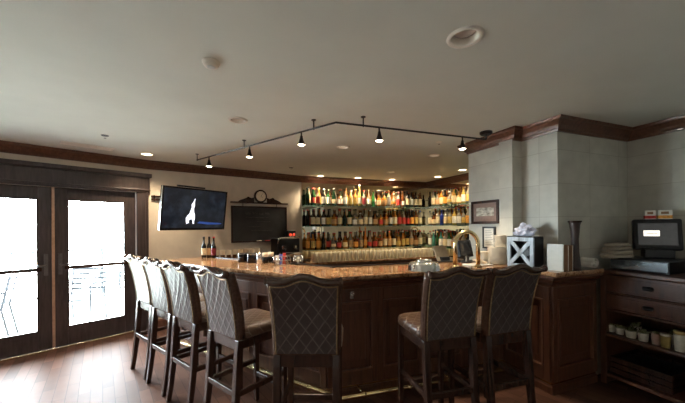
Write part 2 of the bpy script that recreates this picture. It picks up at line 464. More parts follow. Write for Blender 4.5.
patio_chair(patio_M(1.15, 2.5) + z0, ang(WV) + .6, 'slatted metal patio chair farther out, across the patio table from the other')
patio_chair(patio_M(-.62, 1.1) + z0, ang(WV) + 1.4, 'slatted metal patio chair seen through the left door pane')
t = thing('patio_table', 'round metal patio table standing between chairs beyond the right door', 'table', patio_M(1.15, 1.75) + z0)
obj('table_top', lathe(B(), [(.0, .70), (.36, .70), (.375, .71), (.36, .725), (0, .725)], 24), M_rail, t)
obj('pedestal', tube(B(), [(0, 0, .02), (0, 0, .70)], .03, 10), M_rail, t); obj('base', lathe(B(), [(.0, 0), (.24, 0), (.22, .02), (.03, .04), (0, .04)], 20), M_rail, t)

# ------------------------------------------------------------------ bar
F00 = Vector((-2.33, 3.86, 0)); F0 = Vector((-2.10, 3.63, 0)); F1 = Vector((-.163, 2.43, 0)); F2 = Vector((1.678, 2.985, 0)); F3 = Vector((1.79, 2.55, 0)); F4 = F3 + BV * .655
W4 = F4 + MV * .150
n1 = Vector((.5266, .85, 0)); n2 = Vector((-.305, .952, 0))
B1 = Vector((-.089, 3.03, 0)); B00 = Vector((-2.02, 4.16, 0)); B0 = F0 + n1 * .55 + Vector((.02, .02, 0))
eps = -BV * .004
Sx = S1 + pv * .47 + pil_n + eps
top_poly = [F00, F0, F1, F2, F3, F4, W4, Pc + Vector((-.004, -.004, 0)), N1 + eps - AV * 0 + Vector((0, -.004, 0)), S1 + pil_n + eps - AV * -.004, Sx, F2 + n2 * .55, B1, B0, B00]
tb = obj('granite_slab', prism(B(), top_poly, 1.03, 1.07), M_granite, bevel=.014, seg=4)
tag(tb, 'polished orange-brown granite top running along the whole angled bar', 'countertop')
inner = [F2 + n2 * .55, B1, B0]
bm = B(); sweep(bm, inner, [(.0, 1.0705), (-.0, 1.082), (.035, 1.082), (.035, 1.0705)][::-1])
obj('drip_rail', bm, M_black, tb, bevel=.003)
bb = thing('bar_counter', 'dark mahogany panelled bar base beneath the granite top', 'bar', (0, 0, 0))
base_path = [mitre([F00, F0, F1, F2, F3, F4], .15)[i] for i in range(6)]
base_path[4] = F3 + (Pc - F3) * .0 + MV * .09 + BV * .06; base_path[5] = F4 + MV * .09
base_path[3] = base_path[4] - AV * ((base_path[4] - base_path[3]).dot(-AV) * -1) if False else base_path[3]
# intersection of front segment line and the short return
def isect(p, d, q, e):
    den = d.x * e.y - d.y * e.x
    s = ((q.x - p.x) * e.y - (q.y - p.y) * e.x) / den
    return p + d * s
base_path[3] = isect(base_path[2], F2 - F1, base_path[4], AV)
thk = .30
inn = mitre(base_path[:4], thk)
body_poly = [*base_path, F4 + MV * .140, Pc - MV * .012 + AV * .004 - BV*.004, N1 - BV * .012, S1 - BV * .03 , inn[3] if False else base_path[3] + n2 * .2 - BV * .02, inn[2], inn[1], inn[0]]
obj('body', prism(B(), body_poly, 0.0, 1.03), M_bar, bb)
# mouldings under the top and plinth
md_prof = [(0, 1.029), (-.075, 1.029), (-.075, 1.012), (-.055, 1.0), (-.045, .975), (-.020, .955), (-.014, .93), (0, .93)]
obj('cornice_moulding', sweep(B(), base_path, md_prof[::-1]), M_bar, bb)
obj('plinth', sweep(B(), base_path, [(0, 0.001), (0, .075), (-.012, .075), (-.022, .06), (-.022, 0.001)]), M_bar, bb)
obj('brass_base_strip', sweep(B(), base_path, [(0, .078), (0, .098), (-.008, .098), (-.008, .078)]), M_brass, bb)
# raised frame-and-panel fronts
def panels(P, Q, n):
    L = (Q - P).length; M = frame_M(P, Q - P); w = L / n
    for i in range(n):
        a, b = i * w, (i + 1) * w
        bm = B(); st = min(.055, w * .16)
        box(bm, a, a + st, -.022, .0, .10, .93, M); box(bm, b - st, b, -.022, .0, .10, .93, M)
        box(bm, a + st, b - st, -.022, 0, .82, .93, M); box(bm, a + st, b - st, -.022, 0, .10, .22, M)
        fr = obj('panel_frame', bm, M_bar, bb, bevel=.004)
        bm = B(); a2, b2 = a + st, b - st; m = .014
        for (x0, x1, za, zb) in ((a2, b2, .22, .22 + m), (a2, b2, .82 - m, .82), (a2, a2 + m, .22 + m, .82 - m), (b2 - m, b2, .22 + m, .82 - m)):
            box(bm, x0, x1, -.030, 0, za, zb, M)
        obj('panel_bead', bm, M_crown, fr, bevel=.003)
        bm = B(); box(bm, a2 + .06, b2 - .06, -.010, 0, .30, .74, M); obj('raised_panel', bm, M_bar, fr, bevel=.008)
panels(base_path[1], base_path[2], 5); panels(base_path[2], base_path[3], 4); panels(base_path[3], base_path[4], 1); panels(base_path[4], base_path[5], 1)
# end post at the corner
# foot rail
fr = thing('foot_rail', 'brass foot rail on brackets running round the bar front', 'foot rail', (0, 0, 0))
rp = mitre([F0 + WV * 0, F1, F2], -.0)
rp = [rp[0] + n1 * .09, isect(F1 + n1 * .09, F1 - F0, F1 - n2 * .03, F2 - F1), F2 - n2 * .03 - (F2 - F1).normalized() * .12]
ZR = .095
obj('rail', tube(B(), [Vector((p.x, p.y, ZR)) for p in rp], .021, 12), M_brass, fr, smooth=True)
for (a, b, nn, cnt) in ((rp[0], rp[1], n1, 4), (rp[1], rp[2], n2, 4)):
    for i in range(cnt):
        p = a + (b - a) * ((i + .45) / cnt); L = .17 if nn is n2 else .055
        bm = B(); tube(bm, [Vector((p.x, p.y, ZR)), Vector((p.x, p.y, ZR)) + nn * L], .010, 8)
        lathe(bm, [(0, -.028), (.018, -.024), (.027, -.008), (.027, .008), (.018, .024), (0, .028)], 12, (p.x, p.y, ZR))
        obj('bracket', bm, M_brass, fr, smooth=True)
for p in (rp[0], rp[2]):
    obj('end_cap', lathe(B(), [(0, -.028), (.02, -.022), (.029, 0), (.02, .022), (0, .028)], 12, (p.x, p.y, ZR)), M_brass, fr, smooth=True)
# purse hooks on the bar front
for lab, P0, dirv, tt in (('small steel coat hook under the bar edge behind the quilted stool nearest the corner', base_path[1], (base_path[2] - base_path[1]).normalized(), 1.60),
                          ('small dark hook under the bar edge right of the corner stool', base_path[2], (base_path[3] - base_path[2]).normalized(), .22)):
    p = P0 + dirv * tt; nn = Vector((dirv.y, -dirv.x, 0))
    h = thing('coat_hook', lab, 'hook', p + nn * .0225 + Vector((0, 0, .88)), ang(dirv), 'coat hooks under the bar')
    obj('hook_plate', box(B(), -.018, .018, -.006, .0, -.03, .03), M_steel, h, bevel=.002)
    obj('hook_arm', tube(B(), [(0, -.004, .01), (0, -.04, .0), (0, -.055, .02), (0, -.05, .035)], .006, 8), M_steel, h, smooth=True)

# ------------------------------------------------------------------ bar stools
ZB0, ZSH = .708, 1.166
def yb(z):
    t_ = max(0, (z - .66) / .52)
    return -.008 * t_ - .085 * t_ ** 2.2
def ztop(s):
    h = .036 * (.5 + .5 * math.cos(PI * min(1, abs(s) / .62)))
    return ZSH + h + .010 * max(0, (abs(s) - .75) / .25) ** 2
def wid(z): return .394 + .032 * max(0, (z - .70) / .47) ** 1.6
def back_grid(bm, smax, dy, nx=15, nz=11, uv=None, zoff=0, flip=False, puff=0):
    g = []
    for i in range(nx):
        s = -smax + 2 * smax * i / (nx - 1); col = []
        for j in range(nz):
            v = j / (nz - 1); z = ZB0 + zoff + v * (ztop(s) - ZB0 - zoff * 1.5)
            pf = puff * (1 - (s / smax) ** 4) * (1 - (2 * v - 1) ** 4)
            col.append(bm.verts.new((s * wid(z) / 2, yb(z) + dy + (pf if dy > 0 else -pf), z)))
        g.append(col)
    for i in range(nx - 1):
        for j in range(nz - 1):
            f = bm.faces.new((g[i][j], g[i + 1][j], g[i + 1][j + 1], g[i][j + 1]))
            if uv is not None:
                for lp in f.loops: lp[uv].uv = (lp.vert.co.x, lp.vert.co.z)
    return g
def make_stool(label):
    t = thing('bar_stool', label, 'bar stool', (0, 0, 0), 0, 'quilted bar stools round the bar')
    # backrest slab
    bm = B(); r = back_grid(bm, 1, 0); f = back_grid(bm, 1, .062, puff=.012)
    nx, nz = len(r), len(r[0])
    for j in range(nz - 1):
        bm.faces.new((r[0][j], r[0][j + 1], f[0][j + 1], f[0][j])); bm.faces.new((r[-1][j], r[-1][j + 1], f[-1][j + 1], f[-1][j]))
    for i in range(nx - 1):
        bm.faces.new((r[i][0], r[i + 1][0], f[i + 1][0], f[i][0])); bm.faces.new((r[i][-1], r[i + 1][-1], f[i + 1][-1], f[i][-1]))
    obj('backrest', bm, M_leather, t, smooth=True, bevel=.006)
    bm = B(); uv = bm.loops.layers.uv.new('UVMap'); p = back_grid(bm, .90, -.003, uv=uv, zoff=.012, puff=.004)
    obj('quilted_panel', bm, M_quilt, t, smooth=True)
    bm = B(); ss = [-1 + 2 * i / 22 for i in range(23)]
    tube(bm, [(s * wid(ztop(s)) / 2, yb(ztop(s)) - .006, ztop(s) - .004) for s in ss], .019, 10)
    obj('top_roll', bm, M_leather, t, smooth=True)
    bm = B()
    ed = [(-.92, z) for z in [ZB0 + .01 + k * (ZSH - .04 - ZB0) / 9 for k in range(10)]]
    pts = [(-.92 * wid(z) / 2, yb(z) - .004, z) for _, z in ed]
    pts += [(s * wid(ztop(s)) / 2, yb(ztop(s) - .034) - .008, ztop(s) - .034) for s in [-.9 + 1.8 * i / 18 for i in range(19)]]
    pts += [(.92 * wid(z) / 2, yb(z) - .004, z) for _, z in ed[::-1]]
    tube(bm, pts, .0045, 6)
    obj('nailhead_trim', bm, M_pipe, t, smooth=True)
    for sx in (-1, 1):
        bm = B()
        lathe(bm, [(0, -.012), (.014, -.010), (.024, -.003), (.024, .004), (0, .008)], 14)
        bmesh.ops.rotate(bm, verts=bm.verts[:], cent=(0, 0, 0), matrix=Matrix.Rotation(sx * PI / 2, 3, 'Y'))
        zt = ztop(1); bmesh.ops.translate(bm, verts=bm.verts[:], vec=(sx * (wid(zt) / 2 + .001), yb(zt) - .006, zt - .004))
        obj('scroll_end', bm, M_leather, t, smooth=True)
    for sx in (-1, 1):
        bm = B(); zz = [ZB0 + .012 + k * (ZSH - .008 - ZB0) / 11 for k in range(12)]
        tube(bm, [(sx * (wid(z) / 2 - .018), yb(z) + .030, z) for z in zz], .0285, 12)
        obj('side_roll', bm, M_leather, t, smooth=True)
    # seat
    bm = B(); uv = bm.loops.layers.uv.new('UVMap')
    rows = []
    for z, k in ((.712, 1.0), (.727, 1.03), (.752, 1.035), (.774, 1.0), (.787, .9), (.794, .6), (.796, .2)):
        ring = []
        for a in range(32):
            th = 2 * PI * a / 32; c, s = math.cos(th), math.sin(th)
            e = .28
            x = math.copysign(abs(c) ** e, c) * .205 * k; y = math.copysign(abs(s) ** e, s) * .195 * k + .235
            ring.append(bm.verts.new((x, y, z)))
        rows.append(ring)
    for a, b in zip(rows, rows[1:]):
        for k in range(32): bm.faces.new((a[k], a[(k + 1) % 32], b[(k + 1) % 32], b[k]))
    bm.faces.new(rows[0][::-1]); bm.faces.new(rows[-1])
    for fc in bm.faces:
        for lp in fc.loops: lp[uv].uv = (lp.vert.co.x, lp.vert.co.y + lp.vert.co.z * .8)
    obj('seat_cushion', bm, M_quilt_seat, t, smooth=True)
    bm = B()
    box(bm, -.195, .195, .012, .032, .632, .712); box(bm, -.195, .195, .405, .427, .645, .712)
    for x0 in (-.195, .175): box(bm, x0, x0 + .02, .032, .405, .645, .712)
    obj('seat_rail', bm, M_dark, t, bevel=.003)
    for sx in (-1, 1):
        x = sx * .178
        bm = B(); bar_tube(bm, [(x, -.050, 0), (x, -.030, .13), (x, -.010, .30), (x, .004, .48), (x, .015, .64), (x, .020, .71)], [.036, .038, .042, .044, .044, .044], [.036, .038, .042, .046, .046, .04])
        obj('rear_leg', bm, M_dark, t, bevel=.004)
        bm = B(); bar_tube(bm, [(x, .412, 0), (x, .410, .64), (x, .408, .71)], [.034, .042, .042], [.034, .042, .042])
        obj('front_leg', bm, M_dark, t, bevel=.004)
        obj('side_stretcher', box(B(), x - .011, x + .011, .004, .392, .325, .362), M_dark, t, bevel=.003)
    obj('rear_stretcher', box(B(), -.158, .158, -.024, -.002, .335, .375), M_dark, t, bevel=.003)
    obj('foot_stretcher', box(B(), -.158, .158, .398, .424, .215, .255), M_dark, t, bevel=.003)
    return t
M_quilt_seat = mat_quilt('quilted_seat', (.095, .052, .032), (.19, .135, .10), .07, .30)
def copy_thing(r, loc, rz, label):
    c = r.copy(); COL.objects.link(c); c.location = loc; c.rotation_euler = (0, 0, rz); c['label'] = label
    for ch in list(r.children):
        d = ch.copy(); COL.objects.link(d); d.parent = c
        for g in list(ch.children):
            e = g.copy(); COL.objects.link(e); e.parent = d
    return c
us = Vector((.785, -.62, 0)); ns = Vector((.62, .785, 0))
stools = [
    ('bar stool at the far end of the bar, standing nearest the glass doors', Vector((-2.045, 3.12, 0)), ns),
    ('second bar stool from the doors, its pale back overlapping the end stool', Vector((-1.690, 2.820, 0)), ns),
    ('third bar stool from the doors, pale quilted back turned to the daylight', Vector((-1.325, 2.520, 0)), ns),
    ('bar stool with crisp diamond quilting lit by daylight, just left of the corner stool', Vector((-.862, 2.165, 0)), ns),
    ('dark bar stool at the corner of the bar, its back square to the viewer', Vector((-.222, 1.815, 0)), Vector((.03, 1, 0))),
    ('bar stool in front of the brass arch, its brown leather seat showing on the left', Vector((.725, 2.05, 0)), Vector((-.245, .97, 0))),
    ('bar stool nearest the wall pillar, pushed up beside the black crate', Vector((1.176, 2.155, 0)), Vector((-.30, .954, 0))),
]
proto = None
for lab, loc, nv in stools:
    rz = math.atan2(-nv.x, nv.y)
    if proto is None:
        proto = make_stool(lab); proto.location = loc; proto.rotation_euler = (0, 0, rz)
    else: copy_thing(proto, loc, rz, lab)

# ------------------------------------------------------------------ back bar: cabinets, counters, mirrors, shelves
ZC = .82
def backcab(name, P, Q, outv, dep, ztop_, lab, cat, nd):
    L = (Q - P).length; d = (Q - P).normalized()
    c = thing(name, lab, cat, P, ang(d))   # local x along wall, y outwards(+)/room (-)
    obj('carcass', box(B(), 0, L, -dep + .03, -.004, 0, ztop_ - .035), M_bar, c)
    w = L / nd
    for i in range(nd):
        dd = obj('cabinet_door', box(B(), i * w + .008, (i + 1) * w - .008, -dep + .012, -dep + .03, .10, ztop_ - .06), M_bar, c, bevel=.004)
        obj('knob', lathe(B(), [(0, -.012), (.012, -.008), (.014, 0), (.012, .008), (0, .012)], 10, ((i + .86) * w, -dep + .002, .6)), M_brass, dd, smooth=True)
    return c
def worktop(name, P, Q, dep, ztop_, lab, cat, x0=0, x1=None):
    L = (Q - P).length; o = thing(name, lab, cat, P, ang(Q - P))
    return tag(o, lab, cat) and obj('slab', box(B(), x0, x1 or L, -dep, -.004, ztop_ - .034, ztop_), M_granite, o, bevel=.005)
PL = K1 + TV * .72
backcab('side_cabinet', PL, K2 - TV * .18, TO, .42, .985, 'dark wood cabinet below the chalkboard behind the bar', 'cabinet', 3)
worktop('side_worktop', PL, K2 - TV * .18, .44, .985, 'brown stone worktop below the chalkboard', 'worktop')
backcab('back_bar_cabinet', K2 + BKV * .03, K3 - BKV * .02, None, .50, ZC, 'dark wood cabinet along the mirrored back wall', 'cabinet', 6)
worktop('back_bar_worktop', K2 + BKV * .03, K3 - BKV * .02, .52, ZC, 'stone worktop holding rows of upturned glasses under the bottles', 'worktop')
AVd = AV.normalized()
def mirror(P, Q, z0, z1, lab):
    t = thing('wall_mirror', lab, 'mirror', P, ang(Q - P)); L = (Q - P).length
    obj('mirror_glass', box(B(), 0, L, -.012, -.002, z0, z1), M_mirror, t)
    bm = B(); box(bm, 0, L, -.018, -.002, z0 - .02, z0); obj('mirror_edge_strip', bm, M_dark, t)
mirror(K2 + BKV * .04, K3 - BKV * .013, ZC + .03, CEIL - .12, 'large wall mirror behind the liquor shelves on the back wall')
mirror(K3 + AVd * .013, K3 + AVd * 2.3, ZC + .03, CEIL - .12, 'large wall mirror behind the liquor shelves on the side wall by the pillar')
SH = [('top', 1.885), ('middle', 1.482), ('bottom', 1.030)]
SD = .20
ORD = ['first', 'second', 'third', 'fourth', 'fifth', 'sixth', 'seventh', 'eighth', 'ninth', 'tenth', 'eleventh', 'twelfth', 'thirteenth', 'fourteenth', 'fifteenth', 'sixteenth', 'seventeenth', 'eighteenth', 'nineteenth', 'twentieth',
       'twenty-first', 'twenty-second', 'twenty-third', 'twenty-fourth', 'twenty-fifth', 'twenty-sixth', 'twenty-seventh', 'twenty-eighth', 'twenty-ninth', 'thirtieth', 'thirty-first', 'thirty-second', 'thirty-third', 'thirty-fourth']
def shelf(P, Q, z, lab):
    t = thing('glass_shelf', lab, 'shelf', P + Vector((0, 0, z)), ang(Q - P), 'glass liquor shelves'); L = (Q - P).length
    obj('shelf_plate', box(B(), 0, L, -SD, -.013, -.010, 0), M_shelfglass, t)
    k = max(2, int(L / .75)); 
    for i in range(k + 1):
        x = .04 + (L - .08) * i / k
        obj('bracket', box(B(), x - .008, x + .008, -SD * .8, -.0125, -.022, -.0105), M_steel, t)
for nm, z in SH:
    shelf(K2 + BKV * .05, K3 - BKV * .03, z, '%s glass shelf of bottles on the mirrored back wall' % nm)
    shelf(K3 + AVd * (SD + .03), K3 + AVd * 2.2, z, '%s glass shelf of bottles on the side wall by the pillar' % nm)

# bottles
GL = {'green': (.03, .12, .04), 'dark green': (.010, .045, .018), 'dark': (.015, .012, .010), 'clear': (.68, .62, .50), 'amber': (.55, .21, .035), 'brown': (.20, .065, .018),
      'gold': (.60, .34, .09), 'yellow': (.72, .50, .13), 'red': (.45, .03, .02), 'blue': (.03, .06, .40), 'teal': (.10, .38, .30), 'orange': (.80, .24, .03), 'bright green': (.06, .30, .07)}
GM = {k: mat('glass_' + k.replace(' ', '_'), v, .06, trans=.35 if k != 'clear' else .65, var=.05) for k, v in GL.items()}
LC = {'cream': (.82, .68, .44), 'white': (.88, .83, .74), 'red': (.50, .04, .03), 'black': (.02, .02, .02), 'orange': (.75, .33, .06), 'dark red': (.22, .02, .03), 'gold': (.60, .42, .12), 'blue': (.08, .12, .45), 'tan': (.5, .3, .14)}
LM = {k: mat('label_' + k.replace(' ', '_'), v, .6, var=.25, scale=55) for k, v in LC.items()}
SHAPES = {   # radius, height, profile of (r fraction, z fraction); label z range
    'tall': (.040, .300, [(1, 0), (1, .60), (.9, .66), (.42, .76), (.36, .93), (.42, .94), (.42, 1)], (.12, .56)),
    'slim': (.036, .310, [(1, 0), (1, .55), (.8, .64), (.40, .74), (.36, .94), (.42, .95), (.42, 1)], (.14, .48)),
    'sloped': (.041, .305, [(1, 0), (1, .42), (.85, .56), (.5, .74), (.38, .84), (.36, .96), (.40, 1)], (.12, .38)),
    'squat': (.050, .235, [(.96, 0), (1, .08), (1, .56), (.85, .66), (.34, .74), (.30, .90), (.36, .92), (.36, 1)], (.14, .54)),
    'round': (.050, .25, [(.7, 0), (.95, .12), (1, .3), (.9, .48), (.5, .62), (.28, .70), (.26, .92), (.32, .93), (.32, 1)], (.2, .42)),
    'long': (.034, .40, [(1, 0), (1, .48), (.8, .57), (.42, .68), (.36, .95), (.42, .96), (.42, 1)], (.12, .42)),
}
MESH = {}
def bottle_meshes(shape):
    if shape in MESH: return MESH[shape]
    r, h, pr, lz = SHAPES[shape]
    a = B(); lathe(a, [(k * r, z * h) for k, z in pr], 12)
    bmesh.ops.recalc_face_normals(a, faces=a.faces[:]); m1 = bpy.data.meshes.new('bottle'); a.to_mesh(m1); a.free()
    def rad(zf):
        for (k0, z0_), (k1, z1_) in zip(pr, pr[1:]):
            if z0_ <= zf <= z1_: return (k0 + (k1 - k0) * (zf - z0_) / max(1e-6, z1_ - z0_)) * r
    a = B()
    zs = [lz[0] + (lz[1] - lz[0]) * i / 4 for i in range(5)]
    lathe(a, [(rad(z) + .0012, z * h) for z in zs], 14, close=False); m2 = bpy.data.meshes.new('label'); a.to_mesh(m2); a.free()
    a = B(); k = pr[-1][0] * r + .002
    lathe(a, [(0, h * .995), (k, h * .99), (k, h * 1.055), (k * .85, h * 1.06), (0, h * 1.062)], 10)
    bmesh.ops.recalc_face_normals(a, faces=a.faces[:]); m3 = bpy.data.meshes.new('cap'); a.to_mesh(m3); a.free()
    for m in (m1, m2, m3):
        for p in m.polygons: p.use_smooth = True
        m.materials.append(M_black)
    MESH[shape] = (m1, m2, m3); return MESH[shape]
CAPS = {'black': M_black, 'red': LM['red'], 'white': M_white, 'gold': M_pipe, 'orange': LM['orange'], 'blue': LM['blue'], 'yellow': GM['yellow']}
def bottle(shape, glass, label, capc, loc, lab, group, rz=0, sc=1):
    ms = bottle_meshes(shape)
    t = thing('liquor_bottle', lab, 'bottle', loc, rz, group); t.scale = (sc, sc, sc)
    for nm, me, mm in (('glass_body', ms[0], GM[glass]), ('paper_label', ms[1], LM[label] if label else None), ('cap', ms[2], CAPS[capc])):
        if mm is None: continue
        o = bpy.data.objects.new(nm, me); COL.objects.link(o); o.parent = t
        o.material_slots[0].link = 'OBJECT'; o.material_slots[0].material = mm
    return t
def P_(s): return [tuple(x.split(',')) for x in s.split()]
# shape initial, glass, label, cap
SN = {'t': 'tall', 's': 'slim', 'o': 'sloped', 'q': 'squat', 'r': 'round', 'l': 'long'}
ROWS = {
 'top': 't,dark_green,,black s,dark_green,red,red t,clear,red,gold t,dark,white,black t,green,white,white o,dark_green,cream,white q,brown,white,black t,clear,white,black t,gold,gold,gold s,gold,gold,gold l,yellow,white,white t,clear,dark_red,red s,clear,white,gold s,bright_green,,gold q,amber,cream,black q,amber,tan,black t,clear,white,orange r,clear,orange,white t,clear,red,red o,brown,white,gold t,dark,cream,black t,dark,white,black t,dark,cream,black t,brown,cream,gold',
 'middle': 't,dark,,red t,dark,cream,black t,dark,cream,black t,dark,white,red t,dark,gold,black q,amber,tan,black t,clear,cream,red t,dark_green,,black t,green,cream,red q,clear,white,black q,clear,cream,white t,clear,cream,gold t,clear,white,white q,brown,tan,black q,amber,red,black q,amber,tan,gold t,dark,white,black t,amber,cream,white t,brown,red,black t,clear,red,black t,dark,red,black t,dark,orange,black t,brown,gold,black t,clear,cream,blue',
 'bottom': 't,amber,orange,black t,amber,gold,black t,amber,orange,red s,dark,,black s,dark,red,black r,clear,cream,black q,brown,red,black q,amber,cream,red t,clear,tan,red q,brown,orange,black t,clear,tan,black l,orange,orange,orange o,clear,red,red q,brown,red,black q,brown,tan,red t,amber,cream,black t,amber,tan,red t,dark,cream,black q,gold,gold,black t,amber,gold,black t,dark,gold,gold t,clear,tan,black q,brown,tan,black t,clear,cream,red',
}
SIDE = {
 'top': 't,dark,,black t,clear,cream,gold q,clear,tan,gold t,amber,cream,black t,dark,orange,black r,clear,gold,white t,gold,cream,black q,gold,cream,gold t,yellow,white,gold t,clear,gold,gold t,gold,cream,black',
 'middle': 't,clear,cream,black q,brown,cream,black t,clear,cream,white t,blue,,blue t,clear,cream,white t,clear,gold,yellow t,yellow,white,yellow t,clear,white,blue s,clear,gold,yellow t,clear,orange,red t,gold,white,yellow',
 'bottom': 't,clear,white,red t,teal,,white s,green,,orange t,teal,white,black t,clear,cream,white t,green,white,red q,clear,tan,black t,brown,cream,gold t,clear,cream,gold t,dark,gold,black t,amber,cream,black',
}
CW = {'red': 'red', 'black': 'black', 'white': 'white', 'gold': 'gold', 'orange': 'orange', 'blue': 'blue', 'yellow': 'yellow'}
def fill(rows, P, dv, t0, t1, where, wallname):
    outn = Vector((-dv.y, dv.x, 0))
    for nm, z in SH:
        L = P_(rows[nm]); n_ = len(L)
        ws = [SHAPES[SN[e[0]]][0] * 2 + .006 for e in L]; gap = (t1 - t0 - sum(ws)) / (n_ - 1)
        x = t0; xs = []
        for i, e in enumerate(L):
            g = e[1].replace('_', ' '); lb = e[2].replace('_', ' ')
            xs.append(x + ws[i] / 2)
            p = P + dv * (x + ws[i] / 2) - outn * (.148 + random.uniform(-.003, .003)); x += ws[i] + gap
            lab = '%s bottle, %s, %s from left, front row, %s %s shelf' % (g, (lb + ' label') if lb else 'no label', ORD[i], where, nm)
            bottle(SN[e[0]], g, lb, e[3], p + Vector((0, 0, z + .0006)), lab, 'bottles on the %s shelf of the %s' % (nm, wallname), random.uniform(0, 6), random.uniform(.96, 1.06))
        for i in range(n_ - 1):
            e = BACK[nm][(i * 7 + n_) % len(BACK[nm])]
            p = P + dv * ((xs[i] + xs[i + 1]) / 2) - outn * .056
            lab = '%s bottle, %s label, %s from left, rear row, %s %s shelf' % (e[1], e[2], ORD[i], where, nm)
            bottle(e[0], e[1], e[2], e[3], p + Vector((0, 0, z + .0006)), lab, 'rear bottles on the %s shelf of the %s' % (nm, wallname), random.uniform(0, 6), random.uniform(.98, 1.10))
BACK = {'top': [('tall', 'clear', 'white', 'white'), ('slim', 'green', 'cream', 'red'), ('tall', 'brown', 'tan', 'black'), ('slim', 'amber', 'gold', 'gold'), ('slim', 'clear', 'cream', 'black')],
        'middle': [('tall', 'dark', 'tan', 'black'), ('slim', 'brown', 'cream', 'red'), ('tall', 'clear', 'gold', 'black'), ('slim', 'amber', 'black', 'black'), ('tall', 'brown', 'red', 'gold')],
        'bottom': [('tall', 'amber', 'tan', 'red'), ('slim', 'dark', 'cream', 'black'), ('tall', 'clear', 'red', 'white'), ('slim', 'brown', 'orange', 'black'), ('tall', 'amber', 'black', 'red')]}
fill(ROWS, K2, BKV, .07, 2.957 - .25, "back wall", 'back wall')
fill(SIDE, K3, AVd, .27, 1.60, "side wall", 'side wall')

# upturned glasses on the back counter
def glass_mesh():
    bm = B(); lathe(bm, [(.040, 0), (.041, .004), (.036, .145), (.031, .168), (.029, .172), (0, .172)], 12, close=False)
    return bm
g0 = obj('bar_glass', glass_mesh(), M_clear, smooth=True)
tag(g0, 'upturned clear bar glass standing in the dense rows beneath the bottom liquor shelf', 'glass', 'upturned glasses on the back worktop')
k = 0
outn = Vector((-BKV.y, BKV.x, 0))
for row in range(3):
    for i in range(30):
        p = K2 + BKV * (.17 + i * .088 + (.044 if row % 2 else 0)) - outn * (.47 - row * .095) + Vector((0, 0, ZC + .0005))
        if (p - K3).length < .35: continue
        o = g0 if k == 0 else g0.copy()
        if k: COL.objects.link(o)
        o.location = p; k += 1

# ------------------------------------------------------------------ television
tl = at_d(159.0, 183.9, 4.02); tr = at_d(223.6, 192.9, 4.86)
ctr = (tl + tr) / 2; dv = Vector((tr.x - tl.x, tr.y - tl.y, 0)); TW = dv.length; TH = .60
t = thing('television', 'flat wall television tilted down beside the doors, showing a white figure on dark', 'television', (ctr.x, ctr.y, tl.z * .5 + tr.z * .5 - TH), ang(dv))
TM = Matrix.Rotation(math.radians(9), 4, 'X')
def tbox(x0, x1, y0, y1, z0, z1): return box(B(), x0, x1, y0, y1, z0, z1, TM)
M_tvframe = mat('tv_bezel', (.02, .02, .022), .25); M_tvside = mat('tv_silver_edge', (.55, .6, .62), .3, metal=.4)
def mat_screen():
    m, tt, b = nt('tv_picture')
    tc = tt.nodes.new('ShaderNodeTexCoord'); n = tt.nodes.new('ShaderNodeTexNoise'); n.inputs['Scale'].default_value = 9
    tt.links.new(tc.outputs['Object'], n.inputs['Vector'])
    r = tt.nodes.new('ShaderNodeValToRGB'); r.color_ramp.elements[0].position = .45; r.color_ramp.elements[0].color = (.008, .010, .014, 1); r.color_ramp.elements[1].position = .85; r.color_ramp.elements[1].color = (.025, .032, .045, 1)
    tt.links.new(n.outputs[0], r.inputs[0]); tt.links.new(r.outputs[0], b.inputs['Emission Color']); b.inputs['Emission Strength'].default_value = 1.0
    b.inputs['Base Color'].default_value = (.01, .01, .012, 1); b.inputs['Roughness'].default_value = .12
    return m
M_scr = mat_screen()
M_scr_white = mat('tv_lit_white', (.8, .8, .85), .3, emit=1.1, emit_col=(.85, .88, 1)); M_scr_blue = mat('tv_lit_blue', (.05, .1, .4), .3, emit=.25, emit_col=(.08, .2, .75))
hw = TW / 2
obj('housing', tbox(-hw, hw, .004, .05, 0, TH), M_tvframe, t, bevel=.006)
bm = B(); box(bm, -hw, -hw + .022, -.006, .004, 0, TH, TM); box(bm, hw - .022, hw, -.006, .004, 0, TH, TM); box(bm, -hw + .022, hw - .022, -.006, .004, 0, .03, TM); box(bm, -hw + .022, hw - .022, -.006, .004, TH - .022, TH, TM)
obj('bezel', bm, M_tvframe, t)
obj('side_edge', tbox(-hw - .006, -hw + .0, -.006, .010, .004, TH - .004), M_tvside, t)
sc_ = obj('screen', tbox(-hw + .022, hw - .022, -.001, .004, .03, TH - .022), M_scr, t)
fig = [(-.03, .10), (-.07, .085), (-.08, .13), (-.085, .17), (-.06, .21), (-.035, .235), (-.02, .28), (-.005, .33), (-.012, .37), (.005, .395), (.02, .42), (.035, .46), (.045, .46), (.038, .40), (.045, .36), (.032, .31), (.04, .26), (.055, .22), (.06, .17), (.05, .12), (.055, .09), (.03, .085), (.025, .13), (.01, .155), (-.02, .15), (-.035, .13)]
def poly_on(pts, y, m, name, par, th=.0012):
    bm = B(); v0 = [bm.verts.new(TM @ Vector((x, y, z))) for x, z in pts]; v1 = [bm.verts.new(TM @ Vector((x, y - th, z))) for x, z in pts]
    for tri in tessellate_polygon([[Vector((x, z, 0)) for x, z in pts]]): bm.faces.new([v1[i] for i in tri])
    for i in range(len(pts)): bm.faces.new((v0[i], v0[(i + 1) % len(pts)], v1[(i + 1) % len(pts)], v1[i]))
    return obj(name, bm, m, par)
poly_on([(x * .95 - .07, z * .98 + .005) for x, z in fig], -.0011, M_scr_white, 'lit_figure', sc_)
poly_on([(.03, .10), (.06, .125), (.44, .10), (.42, .085), (.2, .08)], -.0011, M_scr_blue, 'blue_floor_glow', sc_)
obj('soundbar', tbox(-.28, .12, .01, .06, TH + .004, TH + .028), M_black, t, bevel=.004)
